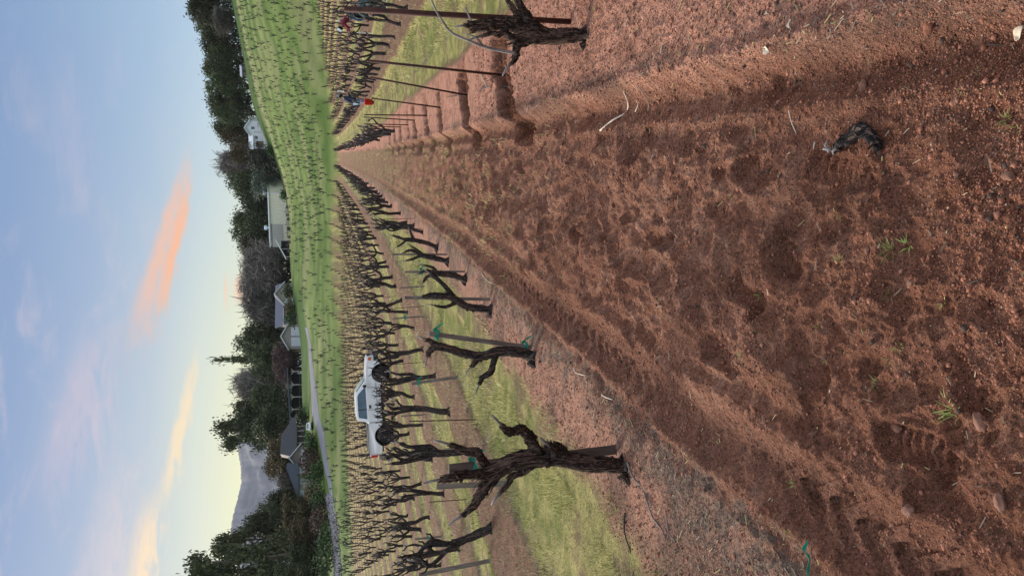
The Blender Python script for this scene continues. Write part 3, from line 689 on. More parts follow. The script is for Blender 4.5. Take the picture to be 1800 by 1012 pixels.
# cream barn: near corner at picture column 341
b = place('barn', 341, 214, 'long cream metal barn with white trim and two roof vents beside the olive tree', 'barn', turn=-0.42)
gable(b, -16.5, 0, 0, 11, 4.2, .5, 'x', CREAM, ROOFM, .25)
MB().box((-.12, -.05, 2.0), (.3, .1, 5.0)).box((-8.2, -.05, 4.12), (16.6, .1, .22)).build('wall_trim', TRIM, b)
for vx in (-2.5, -13.5):
    v = MB().lathe([(.0,0),(.28,0),(.28,.7),(.62,.75),(.66,1.25),(.45,1.45),(0,1.5)], (vx, 5.5, 4.65), 12).build('roof_vent', VENT, b)
MB().box((-13.2, -.04, 2.2), (7.2, .06, 3.0)).build('door', walls('pale_door', (.52,.50,.45), .6, .5, 'x'), b)
MB().box((-13.2, -.09, 3.75), (7.4, .05, .12)).build('door_track', DARKT, b)
# open shed with sloping white roof line
s = place('open_shed', 424, 212, 'open-sided shed with one long sloping white roof edge beside the cream barn', 'shed', turn=.12)
MB().prism([(0.2,3.6),(-4.6,1.0),(-4.6,1.15),(.2,3.75)], 'x', (-.5, 6)).build('roof', ROOFM, s); MB().prism([(0.2,3.45),(-4.6,.85),(-4.6,1.2),(.2,3.8)], 'x', (-.62,-.51)).build('fascia', TRIM, s)
for x, h in ((0, 3.4), (-2.3, 2.2), (-4.4, 1.0)): MB().box((x, -.3, h/2-.4), (.16, .16, h+.7)).build('post', POSTM, s)
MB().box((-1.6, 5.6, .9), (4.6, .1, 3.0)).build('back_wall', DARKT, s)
# implements stored in front of the barn
def implement(y, r, label, sd, w):
    rg = random.Random(sd); root = place('farm_implement', y, r, label, 'machinery', turn=rg.uniform(-.5,.5)); IM = mat('implement_paint', rg.choice([(.10,.06,.07),(.05,.05,.06),(.16,.13,.12)]), .7, .3)
    fr = MB().box((0,0,.75), (w, .12, .12)).box((0,.9,.75), (w, .12, .12))
    for k in range(5): fr.box((-w/2+w*k/4, .45, .75), (.1, 1.0, .1))
    fr.tube([(0,.9,.8),(0,-.2,1.35),(0,-.9,.6)], .05, 6); fr.build('frame', IM, root)
    for k in range(7): MB().tube([(-w/2+w*k/6,.0,.7),(-w/2+w*k/6,-.22,.45),(-w/2+w*k/6,-.05,.05)], .035, 5).build('tine', IM, root)
    for sx in (-1, 1): MB().lathe([(.12,-.1),(.36,-.1),(.40,0),(.36,.1),(.12,.1)], (sx*w*.42, 1.0, .38), 14, 'y').build('wheel', DARKT, root)
for i, a in enumerate([(374,205,'dark farm implement standing against the middle of the barn wall',2.6),(396,203,'reddish dark farm implement in front of the barn door',3.0),(410,201,'farm implement by the barn corner next to the shed',2.4),(432,200,'pale equipment stored under the sloping shed roof edge',2.8)]): implement(a[0], a[1], a[2], i+3, a[3])
# white cottage on the hill
c = place('cottage', 242, 238, 'small white cottage with a pale roof at the edge of the hilltop trees', 'house', turn=-.18)
gable(c, -.3, 3.9, 0, 5, 3.9, 1.5, 'y', WHITE, ROOFM, .3); gable(c, -4.4, -.32, .25, 4.6, 3.0, 1.3, 'x', WHITE, ROOFM, .2, name='side_wall')
win(c, 1.9, 0, 3.0, .7, .9, GLASS); win(c, -.95, .25, 2.1, .7, .8, GLASS); MB().box((-2.9, .2, 1.2), (1.8, .06, 2.2)).build('door', BROWNW, c)
MB().box((.7, -.02, 1.6), (.09, .05, 2.2)).box((2.9,-.02,1.5), (1.4,.05,.12)).build('wall_trim', DARKT, c)
# half hidden shed roof on the hill
hs = place('hill_shed', 136, 240, 'half hidden brown shed with a pale roof patch under the hilltop evergreens', 'shed', turn=-.2)
gable(hs, -1.2, 1.4, 0, 3, 1.2, .5, 'x', GREYW, ROOFM, .3); MB().box((.3,-.03,.4), (.7,.05,1.2)).build('door', BROWNW, hs)
# garage house
g = place('garage_house', 590, 204, 'tan house with blue-grey roofs and two white garage doors beside the lane', 'house', turn=.10)
gable(g, -3.4, 3.4, 0, 8, 3.1, 1.9, 'y', TAN, ROOFB, .4, -1.6, 'garage_wall')
gable(g, 3.42, 14.2, 2.4, 10.5, 4.6, 2.0, 'x', TAN, ROOFB, .45, -1.6, 'wall')
gable(g, 8.6, 14.3, .6, 9.0, 4.4, 2.3, 'y', TAN, ROOFB, .4, -1.6, 'wing_wall')
for x in (-1.45, 1.3):
    d = MB().box((x, -.035, 1.05), (2.35, .07, 2.6)).build('garage_door', DOORW, g); MB().box((x, -.085, 1.5), (2.3, .03, .04)).box((x,-.085,.9), (2.3,.03,.04)).build('panel_line', TRIM, d)
for x in (4.6, 6.0): win(g, x, 2.4, 3.6, .8, .6, DARKT)
win(g, 9.8, .6, 3.0, 1.5, 1.9, PALEG); win(g, 12.9, .6, 3.2, .9, .8, PALEG)
MB().box((3.6, .4, -.1), (1.6, .8, 1.4)).build('porch_step', POSTM, g)
# long porch building
p = place('porch_building', 650, 200, 'long low open porch with Y-shaped pale posts under a blue-grey roof', 'porch', turn=.30)
MB().prism([(-13.5,2.6),(.5,3.5),(.5,3.75),(-13.5,2.85)], 'x', (-1.2, 4)).build('roof', ROOFB, p)
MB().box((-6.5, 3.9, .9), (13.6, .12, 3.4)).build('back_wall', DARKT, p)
for x in (-.5, -4.0, -7.2, -10.4, -13.0):
    q = MB().box((x, -.9, .9), (.2, .2, 3.6)); q.tube([(x-.75,-.9,2.65),(x,-.9,1.9)], .09, 5).tube([(x+.75,-.9,2.65),(x,-.9,1.9)], .09, 5); q.build('post', POSTM, p)
rl = MB().box((-6.5, -1.0, .55), (13.2, .08, .1)); [rl.box((-13+.9*k, -1.0, .2), (.07, .07, .7)) for k in range(15)]; rl.build('railing', BROWNW, p)
# low brown house
l = place('brown_house', 760, 186, 'low brown house with steep grey roof and pale porch posts behind the white car', 'house', turn=.12)
MB().prism([(-5.6,1.9),(4.8,1.9),(-.2,5.4),(-4.6,5.5)], 'x', (-.8, .0)).build('roof', ROOFG, l)
MB().prism([(-5.6,1.95),(4.8,1.95),(-.2,5.45),(-4.6,5.55)], 'x', (.01, 7)).build('rear_roof', ROOFG, l)
MB().box((-.4, 4.2, .3), (9.6, 6, 3.2)).build('wall', GREYW, l); MB().box((3.6, .9, .6), (2.3, .3, 2.4)).build('front_wall', TAN, l)
for x in (1.7, .6, -.7, -2.2): MB().box((x, -.5, .5), (.2, .2, 2.8)).build('porch_post', POSTM, l)
MB().box((-.4, -.84, 1.86), (10.6, .07, .22)).build('fascia', BROWNW, l)
win(l, -3.4, 1.19, .9, 1.0, .9, PALEG); win(l, -4.8, 1.19, .9, .9, .8, GLASS)
# small gabled link and tan house
k = place('link_house', 800, 184, 'small gabled grey wing with two windows between the brown house and the tan house', 'house', turn=0)
gable(k, -3.0, 2.6, 0, 6, 1.9, 2.4, 'y', GREYW, ROOFG, .4); win(k, .9, 0, .9, 1.1, 1.0, PALEG); win(k, -.9, 0, .9, .8, .9, GLASS)
t = place('tan_house', 842, 182, 'tan house end with a sloping blue-grey roof and two windows above the terraces', 'house', turn=-.05)
MB().prism([(-3.6,-1.2),(3.3,-1.2),(3.3,3.2),(-3.6,3.0)], 'x', (0, 6)).build('wall', TAN, t)
MB().prism([(-4.4,2.9),(3.9,3.0),(3.9,5.6),(3.0,5.7)], 'x', (-.5, 6.6)).build('roof', ROOFB, t)
win(t, 2.3, 0, 2.2, 1.2, 1.1, PALEG); win(t, -.3, 0, 1.9, .8, 1.0, GLASS); win(t, -2.7, 0, 2.3, .9, .8, PALEG)
# terrace walls and dry creek rubble
def ribbonwall(name, pts, h, th, m, label, cat):
    P = [np.array(hit(*q)[:2]) for q in pts]; L = len(P); mb = MB(); V = []
    for i, q in enumerate(P):
        t_ = P[min(i+1, L-1)]-P[max(i-1, 0)]; nrm = np.array([-t_[1], t_[0]]); nrm /= np.linalg.norm(nrm); z = zb1(*q); hh = h*(.85+.3*random.random())
        for sgn, zz in ((-1, -.5), (-1, hh), (1, hh), (1, -.5)): w = q+nrm*sgn*th/2; V.append((w[0], w[1], z+zz))
    F = [(i*4+a, i*4+(a+1) % 4, i*4+4+(a+1) % 4, i*4+4+a) for i in range(L-1) for a in range(4)]+[(0,1,2,3), tuple(reversed(range(L*4-4, L*4)))]
    tag(mb.add(V, F).build(name, m, None), label, cat)
def dense(l, n=24):
    L = np.array(l, float); s = np.linspace(0, len(L)-1, n); return [tuple(np.interp(q, range(len(L)), L[:, i]) for i in (0, 1)) for q in s]
STW = mat('pinkish_stone', (.26,.19,.17), .9, .45, 2.5, .2, bump=.15, bscale=3); STG = mat('grey_stone', (.25,.26,.28), .9, .5, 2.5, .2, bump=.15, bscale=3)
ribbonwall('terrace_wall', dense([(553,806),(556,830),(560,860),(563,885),(566,905)]), .7, .5, STW, 'pinkish low terrace wall running along the garden edge below the tan house', 'wall')
ribbonwall('terrace_wall', dense([(549,845),(552,870),(554,895),(560,915)]), .9, .5, STG, 'grey upper terrace wall left of the dome-shaped bush', 'wall')
rng = np.random.default_rng(4)
def rubble():
    V = []; F = []; mb = MB()
    for i in range(2600):
        y = rng.uniform(868, 1040); c = np.interp(y, [868, 930, 1040], [577, 588, 596]); v = c+rng.normal()*3.2
        x, yy, z = hit(max(v, 572), y); s = .12+.28*rng.random()**2
        a = rng.normal(size=(6, 3)); q = np.array([(1,0,0),(-1,0,0),(0,1,0),(0,-1,0),(0,0,1),(0,0,-1)])*s*(1+.25*a[:, :1])*[1,1,.7]
        mb.add(q+np.array([x, yy, z+s*.2]), [(0,2,4),(2,1,4),(1,3,4),(3,0,4),(2,0,5),(1,2,5),(3,1,5),(0,3,5)])
    tag(mb.build('creek_rubble', mat('rubble_stone', (.30,.30,.31), .9, .0, 1.5, .2, col2=(.05,.05,.05))), 'band of loose grey stones along the field edge at left', 'rubble', kind='stuff')
rubble()
# ------------------------------------------------------------------ grapevines, stakes
def barkmat(name, dark, light, pale):
    m = bpy.data.materials.new(name); m.use_nodes = True; t = NT(m.node_tree); b = t.n['Principled BSDF']
    b.inputs['Roughness'].default_value = .9; b.inputs['Specular IOR Level'].default_value = .2
    c = t.n.new('ShaderNodeTexCoord'); mp = t.n.new('ShaderNodeMapping'); mp.inputs['Scale'].default_value = (1,1,.16); t.l.new(c.outputs['Object'], mp.inputs[0])
    n = t.noise(mp.outputs[0], 95, 5, .7, 1.2); n2 = t.noise(c.outputs['Object'], 14, 4, .6)
    k = t.mix(t.sstep(.50, .60, n), dark, light); k = t.mix(t.m('MULTIPLY', t.sstep(.58, .72, n2), .55), k, pale)
    t.l.new(k, b.inputs['Base Color']); bn = t.n.new('ShaderNodeBump'); bn.inputs['Distance'].default_value = .02; bn.inputs['Strength'].default_value = 1
    t.l.new(n, bn.inputs['Height']); t.l.new(bn.outputs[0], b.inputs['Normal']); return m
VB = barkmat('vine_bark', (.024,.021,.021), (.13,.108,.10), (.17,.175,.18)); VB2 = barkmat('red_vine_bark', (.024,.017,.015), (.21,.135,.10), (.19,.18,.17)); STRIP = mat('peeling_bark', (.17,.115,.088), .9, .5, 40, .2, col2=(.05,.036,.030))
CANE = mat('pruned_cane', (.30,.28,.27), .7, .4, 12, .3, col2=(.11,.10,.10)); TIE = mat('green_tie_tape', (.0,.30,.20), .35, .2, 8, .5, trans=0)
RUST = mat('rusty_steel', (.075,.028,.020), .75, .35, 14, .3, col2=(.038,.014,.011), bump=.002, bscale=90)
WOOD = mat('weathered_stake', (.26,.23,.20), .9, .25, 9, .2, stretch=(4,4,.5), bump=.004, bscale=30, col2=(.15,.125,.105)); DWOOD = mat('dark_stake', (.10,.075,.062), .9, .3, 9, .2, stretch=(4,4,.5), bump=.004, bscale=30)
WHITEP = mat('white_plastic', (.75,.76,.74), .5, .05)
def smooth(pts, rad, n=3):
    P = np.array(pts, float); r = np.array(rad, float); t = np.arange(len(P)); q = np.linspace(0, len(P)-1, (len(P)-1)*n+1)
    out = np.zeros((len(q), 3))
    for i, u in enumerate(q):       # catmull-rom
        k = min(int(u), len(P)-2); f = u-k; p0, p1, p2, p3 = P[max(k-1, 0)], P[k], P[k+1], P[min(k+2, len(P)-1)]
        out[i] = .5*((2*p1)+(-p0+p2)*f+(2*p0-5*p1+4*p2-p3)*f*f+(-p0+3*p1-3*p2+p3)*f**3)
    return out, np.interp(q, t, r)
def shag(mb, rng, P, R, n, L=.09):      # peeling bark strips
    for _ in range(n):
        i = rng.randrange(0, max(1, len(P)-2)); d = P[i+1]-P[i]; d = d/(np.linalg.norm(d)+1e-9); a = np.array([rng.gauss(0,1) for _ in range(3)]); a -= d*np.dot(a, d); a /= np.linalg.norm(a)
        s = P[i]+a*R[i]*.95; l = L*(.5+rng.random()); o = a*(.004+.010*rng.random()); w = np.cross(a, d)*.004*(.6+rng.random())
        mb.add([s-w, s+w, s+d*l*.5+w+o*.3, s+d*l*.5-w+o*.3, s+d*l+o+w*.3, s+d*l+o-w*.3], [(0,1,2,3),(3,2,4,5)], 1)
def vine_parts(seed, hi):
    r = random.Random(seed); sides, n = (12, 4) if hi else (6, 2); parts = []; fk = 1.0 if hi else 1.42
    hz = r.uniform(.38, .56); top = r.uniform(.92, 1.12); lx, ly = r.gauss(0, .05), r.gauss(0, .05)
    P = [(0,0,-.08),(lx*.3+r.gauss(0,.02),ly*.3+r.gauss(0,.02),hz*.3),(lx*.7+r.gauss(0,.018),ly*.8+r.gauss(0,.012),hz*.65),(lx,ly,hz)]; R = [.030*fk,.041*fk,.039*fk,.048*fk]
    q, rr = smooth(P, R, n); mb = MB(); mb.tube(q, rr, sides, .22, r, ridges=3 if hi else 0)
    if hi: shag(mb, r, q, rr, 90)
    for k in range(4):
        a = k*1.6+r.random(); mb.tube([(0,0,.09),(cos(a)*.045, sin(a)*.045, .03),(cos(a)*.11, sin(a)*.11, -.03)], [.026,.022,.008], max(5, sides//2), .2, r)
    for k in range(3):
        a = r.random()*6.28; mb.tube([(lx, ly, hz-.02),(lx+cos(a)*.05, ly+sin(a)*.05, hz+.03)], [.034,.02], sides, .2, r)
    parts.append(('trunk', mb)); na = r.randint(3, 4) if hi else r.randint(4, 5); a0 = r.random()*6.28
    for k in range(na):
        a = a0+k*6.28/na+r.gauss(0, .35); out = r.uniform(.03, .15 if hi else .24)*(1.7 if r.random() < .15 else 1); h1 = r.uniform(.12, .22); z2 = min(top, hz+r.uniform(.28, .62)); x, y, z = lx, ly, hz-.03
        P = [(x,y,z),(x+cos(a)*out*.55, y+sin(a)*out*.55, z+h1*.5)]; R = [.033*fk,.025*fk]
        cx, cy = x+cos(a)*out, y+sin(a)*out; m = r.randint(2, 3)
        for j in range(m): P.append((cx+r.gauss(0,.032)+cos(a)*.02*j, cy+r.gauss(0,.032)+sin(a)*.02*j, z+h1+(z2-z-h1)*(j+1)/m)); R.append((.021-.0045*j)*fk)
        q, rr = smooth(P, R, n); mb = MB(); mb.tube(q, rr, sides, .30, r, ridges=2 if hi else 0)
        if hi: shag(mb, r, q, rr, 10, .035)
        for j in range(r.randint(1, 3)):     # knobs and short side spurs
            i = r.randrange(len(q)//2, len(q)); b = r.random()*6.28; e = q[i]+np.array([cos(b)*.07, sin(b)*.07, .05]); mb.tube([q[i], e, e+np.array([cos(b)*.01, sin(b)*.01, .05])], [.013,.011,.007], max(4, sides-4), .25, r)
        sp = []
        for j in range(r.randint(1, 3)):
            b = r.random()*6.28; e = q[-1]+np.array([cos(b)*.05, sin(b)*.05, .04+.08*r.random()]); s = MB(); s.tube([q[-1]-np.array([0,0,.02]), (q[-1]+e)/2+np.array([.008,0,0]), e], [.009,.007,.005], 5 if hi else 3); sp.append(s)
        parts.append(('arm', mb, sp))
    return parts
def merge(parts):
    out = MB()
    for p in parts:
        out.add(p[1].v, p[1].f, 0)
        for s in (p[2] if len(p) > 2 else []): out.add(s.v, s.f, 1)
    return out
ORD = ['first','second','third','fourth','fifth','sixth','seventh','eighth','ninth','tenth','eleventh','twelfth','thirteenth','fourteenth','fifteenth','sixteenth','seventeenth','eighteenth','nineteenth','twentieth']
ORD += ['twenty-'+o for o in ORD[:9]]+['thirtieth']+['thirty-'+o for o in ORD[:9]]+['fortieth']+['forty-'+o for o in ORD[:9]]
def inview(x, y, z=0.5, pad=14):
    d = np.array([x, y, z-CH]); f = d@Fv
    if f < .3: return False
    u = 506+FPX*(d@Rv)/f; return -pad < u < 1012+pad
# traced near vines: (v, y, dy, radius) paths on sight lines at their own depth
def hero(Y, base, trunk, arms, label, seed, mat_=VB, canes=(), shagn=260):
    r = random.Random(seed); bx, by, bz = onplane(base[0], base[1], Y); gz = z1(bx, Y); root = empty('grapevine', (bx, Y, gz)); O = np.array([bx, Y, gz])
    def path(p): return [onplane(v, y, Y+dy)-O for v, y, dy, _ in p], [q[3]*.84 for q in p]
    P, R = path(trunk); P[0][2] = min(P[0][2], -.03); q, rr = smooth(P, R, 5); mb = MB(); mb.tube(q, rr, 18, .20, r, ridges=4); shag(mb, r, q, rr, shagn, .11)
    for k in range(5):
        i = r.randrange(3, len(q)-1); a = np.array([r.gauss(0,1), r.gauss(0,1), r.gauss(0,.6)]); a /= np.linalg.norm(a); mb.tube([q[i], q[i]+a*rr[i]*1.35], [rr[i]*.6, rr[i]*.3], 8, .2, r)
    for k in range(5):
        a = k*1.26+r.random(); L_ = r.uniform(.08, .16); mb.tube([q[2]+np.array([0,0,.03]), (cos(a)*.05, sin(a)*.05, .025), (cos(a)*L_, sin(a)*L_, -.03)], [.028,.022,.008], 8, .25, r)
    mb.build('trunk', [mat_, STRIP], root, True)
    for arm in arms:
        P, R = path(arm); q, rr = smooth(P, R, 4); mb = MB(); mb.tube(q, rr, 12, .30, r, ridges=3); shag(mb, r, q, rr, 34, .035)
        for k in range(len(arm)*2):
            i = r.randrange(2, len(q)); a = np.array([r.gauss(0,1) for _ in range(3)]); a /= np.linalg.norm(a); mb.tube([q[i], q[i]+a*rr[i]*1.5], [rr[i]*.65, rr[i]*.35], 7, .2, r)
        ao = mb.build('arm', [mat_, STRIP], root, True)
        e = q[-1]; d = q[-1]-q[-3]; d /= np.linalg.norm(d); MB().tube([e-d*.01, e+d*.04+np.array([.004,0,.004]), e+d*.085], [.008,.007,.005], 7, .1, r).build('spur', CANE, ao, True)
    for c in canes:
        P, R = path(c); q, rr = smooth(P, R, 4); MB().tube(q, rr, 8, .12, r).build('cane', CANE, root, True)
    tag(root, label, 'grapevine'); return root
hero(3.50, (1114,824), [(1126,829,0,.014),(1112,825,0,.024),(1075,817,0,.044),(1019,811,0,.052),(978,805,0,.050),(950,803,0,.054),(908,809,0,.050),(872,828,0,.052),(858,846,0,.042)],
 [[(858,846,0,.040),(846,866,.02,.030),(836,881,.03,.026),(822,898,.04,.020),(812,906,.04,.012)],
  [(868,828,0,.040),(844,834,-.03,.030),(811,835,-.05,.028),(788,840,-.05,.026),(774,843,-.05,.016)],
  [(858,830,.02,.040),(842,802,.03,.032),(832,794,.04,.030),(819,792,.05,.024),(800,784,.05,.016),(790,781,.05,.009)],
  [(946,802,0,.042),(938,781,-.03,.034),(928,766,-.05,.030),(915,752,-.07,.026),(903,757,-.08,.024),(893,757,-.09,.021),(882,747,-.1,.016)],
  [(965,803,0,.035),(972,792,-.06,.030),(966,784,-.08,.024)],[(990,803,.0,.045),(984,789,-.02,.036),(974,783,-.03,.026)],
  [(936,815,0,.036),(918,828,.05,.024),(900,836,.07,.022),(892,850,.08,.019),(880,866,.09,.010)]],
 'largest gnarled grapevine, nearest the camera at left, arms spreading over a dark stake', 11, VB2)
hero(5.62, (952,632), [(960,635,0,.016),(948,630,0,.030),(924,621,0,.044),(897,617,0,.046),(874,618,0,.050),(848,625,0,.036),(820,622,0,.036),(792,614,0,.036),(764,607,0,.040)],
 [[(872,622,0,.034),(868,638,-.03,.026),(862,654,-.05,.026),(848,663,-.06,.022),(842,676,-.07,.014)],[(852,626,0,.028),(838,634,.03,.024),(829,644,.04,.018)],
  [(768,608,0,.030),(756,616,.02,.024),(752,626,.02,.016)],[(766,606,0,.030),(757,600,0,.022),(750,597,0,.012)]],
 'grapevine tied with green tape to a grey board, one arm hooked out to the left', 12, VB, shagn=160)
hero(7.62, (871,548), [(874,550,0,.036),(851,543,0,.046),(822,539,0,.044),(800,526,0,.042),(790,522,0,.040)],
 [[(797,522,0,.034),(783,504,-.03,.026),(769,490,-.05,.026),(758,482,-.06,.030)],[(796,523,0,.036),(778,521,.02,.034),(758,519,.02,.030),(742,521,.02,.018)],[(802,531,0,.026),(784,539,-.02,.022),(764,537,-.03,.012)]],
 'grapevine with a long diagonal arm reaching right to the next vine on its stake', 13, VB, shagn=120)
hero(9.72, (822,493), [(825,494,0,.038),(800,485,0,.044),(780,482,0,.044),(762,480,0,.05)],
 [[(764,482,0,.030),(752,486,0,.024),(744,496,0,.016)],[(762,478,0,.03),(748,476,0,.02),(738,480,0,.012)],[(770,480,.0,.03),(760,470,.05,.022),(745,466,.06,.012)]],
 'short thick-headed grapevine against a stake with green tape, fourth from the camera', 14, VB, shagn=80)
hero(11.7, (791,460), [(794,461,0,.036),(767,454,0,.046),(745,450,0,.044),(731,443,0,.040)],
 [[(735,445,0,.03),(722,440,.0,.024),(710,444,0,.014)],[(740,449,0,.03),(726,455,-.03,.022),(714,458,-.03,.012)],[(745,449,0,.028),(734,440,.05,.02),(722,432,.05,.012)]],
 'fifth grapevine along the left edge of the tilled strip, leaning right', 15, VB, shagn=60)
hero(13.2, (772,438), [(775,439,0,.036),(755,429,0,.046),(733,423,0,.042),(712,421,0,.036)],
 [[(712,421,0,.03),(700,417,0,.024),(689,414,0,.014)],[(728,421,0,.03),(724,414,-.02,.022),(720,404,-.04,.014)],[(716,421,0,.028),(706,429,0,.02),(698,434,0,.012)]],
 'sixth grapevine along the tilled strip with two raised arms', 16, VB, shagn=40)
hero(4.50, (1055,68), [(1066,70,0,.018),(1052,67,0,.034),(1017,62,0,.044),(989,64,0,.048),(961,64,0,.056),(940,60,0,.072),(920,64,0,.060)],
 [[(930,58,0,.055),(906,46,0,.046),(880,43,0,.042),(852,44,0,.040),(824,46,0,.036)],
  [(942,50,0,.045),(928,30,-.04,.030),(916,14,-.06,.024),(906,-10,-.08,.022)],[(930,46,.0,.032),(912,30,.05,.022),(902,16,.07,.018),(890,-4,.08,.012)],
  [(922,70,0,.038),(910,80,-.03,.026),(907,94,-.04,.024),(904,104,-.05,.018),(898,113,-.05,.010)],
  [(919,68,.0,.030),(900,67,-.05,.022),(886,57,-.06,.022),(876,62,-.07,.017),(866,58,-.07,.016),(846,64,-.07,.010)]],
 'shaggy thick grapevine against the nearest rusty post, a long cane sweeping across the post', 17, VB2, shagn=330,
 canes=[[(906,94,-.05,.013),(878,89,-.06,.011),(850,82,-.08,.010),(822,71,-.10,.0095),(794,58,-.12,.009),(778,38,-.13,.008),(764,14,-.14,.007),(752,-16,-.15,.006)],[(850,82,-.08,.007),(836,66,-.1,.006),(818,60,-.11,.004)],[(832,45,0,.008),(826,32,0,.006),(818,14,.0,.005)]])
# repeating vines
HERO_SLOTS = {(1, round(j)) for j in range(0, 6)}
cand = []
rv = random.Random(99)
for k in range(-12, 34):
    x0 = ROW0-ROWS*k
    for j in range(0, 100):
        x = x0+rv.gauss(0, .05); y = 3.5+2.02*j+rv.gauss(0, .08); miss = rv.random()
        if k == 1 and y < 15.0: continue
        if k == 0 and y < 23.5: continue
        if k < 0 and y < 14: continue
        if math.hypot(x, y) > float(blim(x, y)) or not inview(x, y, float(zb1(x, y))+.5): continue
        if k in (0, 1) and y > 121 and y < 132: continue
        if abs((x+12.5)*cos(.18)+(y-37.25)*sin(.18)) < 2.9 and abs(-(x+12.5)*sin(.18)+(y-37.25)*cos(.18)) < 1.25: continue
        if miss < .05: continue
        if math.hypot(x-2.5, y-37) < .9: continue
        cand.append((math.hypot(x, y), k, x, y))
cand.sort()
NIND = 288; HI_R = 23
hi_protos = [vine_parts(100+i, True) for i in range(7)]; lo_protos = [vine_parts(200+i, False) for i in range(10)]
hi_src = []; used_hi = [False]*7
def build_hi(p):
    root = empty('grapevine'); objs = []
    for q in p:
        o = q[1].build(q[0], [VB, STRIP], root, True); objs.append((o, []))
        for s in (q[2] if len(q) > 2 else []): objs[-1][1].append(s.build('spur', CANE, o, True))
    return root, objs
hi_src = [build_hi(p) for p in hi_protos]
lo_src = [merge(p).build('grapevine', [VB, CANE], None, True) for p in lo_protos]
lo_used = [False]*10
rowname = lambda k: 'the vine row left of the tilled strip' if k == 1 else ('the row of steel posts' if k == 0 else ('%s vine row left of the tilled strip' % ('the '+ORD[k-1]) if k > 1 else 'the %s vine row right of the steel posts' % ORD[-k-1]))
cnt = {1: 6}; far_group = {}
desc = ['upright','forked','twisted','leaning','stout','slim','knobby']
for idx, (r_, k, x, y) in enumerate(cand[:NIND]):
    cnt[k] = cnt.get(k, 0)+1; n = cnt[k]; a = rv.random()*6.28; s = rv.uniform(.86, 1.06); z = z1(x, y)-.02
    if r_ < HI_R:
        i = rv.randrange(7); src, objs = hi_src[i]
        if not used_hi[i]: root = src; used_hi[i] = True
        else:
            root = src.copy(); COL.objects.link(root)
            for o, subs in objs:
                c = o.copy(); COL.objects.link(c); c.parent = root
                for sb in subs: d_ = sb.copy(); COL.objects.link(d_); d_.parent = c
    else:
        i = rv.randrange(10)
        if not lo_used[i]: root = lo_src[i]; lo_used[i] = True
        else: root = lo_src[i].copy(); COL.objects.link(root)
        i = i % 7
    root.location = (x, y, z); root.rotation_euler = (rv.gauss(0,.05), rv.gauss(0,.05), a); root.scale = (s*rv.uniform(.9,1.15), s*rv.uniform(.9,1.15), s)
    tag(root, '%s grapevine, %s from the camera in %s' % (desc[i], ORD[n-1], rowname(k)), 'grapevine', 'bare grapevines of the near block')
for i in range(7):
    if not used_hi[i]:
        root, objs = hi_src[i]
        for o, subs in objs:
            for sb in subs: bpy.data.objects.remove(sb)
            bpy.data.objects.remove(o)
        bpy.data.objects.remove(root)
for i in range(10):
    if not lo_used[i]: bpy.data.objects.remove(lo_src[i])
# the rest: distant vines as one object, both the far end of the block and the hillside
def far_vines():
    small = []
    for i in range(8):
        r = random.Random(300+i); mb = MB(); hz = r.uniform(.4,.6)
        mb.tube([(0,0,-.1),(r.gauss(0,.04),r.gauss(0,.04),hz)], [.05,.045], 4, .1, r)
        for k in range(r.randint(3, 5)):
            a = r.random()*6.28; o = r.uniform(.05,.32); x, y = cos(a)*o, sin(a)*o; t = hz+r.uniform(.25,.6); mb.tube([(0,0,hz-.04),(x*.8,y*.8,hz+.12),(x+r.gauss(0,.05),y+r.gauss(0,.05),t)], [.034,.026,.012], 3, .1, r)
        small.append((np.array(mb.v), [f for f in mb.f]))
    fat = []
    for i in range(8):
        r = random.Random(400+i); mb = MB(); mb.tube([(0,0,-.1),(r.gauss(0,.05),0,.6)], [.09,.08], 4, .1, r)
        for k in range(4):
            a = k*1.57+r.random(); o = r.uniform(.2,.55); mb.tube([(0,0,.5),(cos(a)*o*.7,sin(a)*o*.7,.75),(cos(a)*o,sin(a)*o,r.uniform(.95,1.35))], [.07,.055,.025], 3, .1, r)
        fat.append((np.array(mb.v), list(mb.f)))
    V = []; F = []; base = 0; n = 0
    def put(x, y, s, sz=1.0):
        nonlocal base, n
        v, f = (small if sz == 1.0 else fat)[n % 8]; a = rv.random()*6.28; c, q = cos(a), sin(a); z = zb1(x, y)
        w = np.stack([(v[:, 0]*c-v[:, 1]*q)*s+x, (v[:, 0]*q+v[:, 1]*c)*s+y, v[:, 2]*s*sz+z], 1); V.append(w); F.extend([tuple(base+i for i in p) for p in f]); base += len(v); n += 1
    for r_, k, x, y in cand[NIND:]: put(x, y, rv.uniform(.9, 1.15))
    # hillside: irregular young and old plants along contour rows
    for i in range(66):
        for j in range(70):
            rr = 100+i*1.55 if i < 32 else 149.6+(i-32)*2.9; az = -33+j*.68+rv.gauss(0,.12)
            if rr < np.interp(az, LIM_A, LIM_R)+3: continue
            x, y = rr*sin(RAD(az)), rr*cos(RAD(az))+rv.gauss(0,.5)
            lim = np.interp(az, [-33,-20,-13,-9,-7,0,13], [132,140,158,178,192,206,212]); dens = np.interp(az, [-33,-9,-6,2,13], [.3,.4,.7,.95,.95])
            if rr > lim or rv.random() > dens or not inview(x, y, 4): continue
            put(x+rv.gauss(0,.5), y+rv.gauss(0,.8), rv.uniform(.40, .98), rv.uniform(.7,1.05)*.99)
    mb = MB(); V = np.concatenate(V); mb.v = [tuple(p) for p in V.tolist()]; mb.f = F; mb.mi = [0]*len(F)
    tag(mb.build('distant_grapevines', VB, None), 'distant bare vines at the far end of the block and dotted over the green hillside', 'grapevines', kind='stuff')
far_vines()

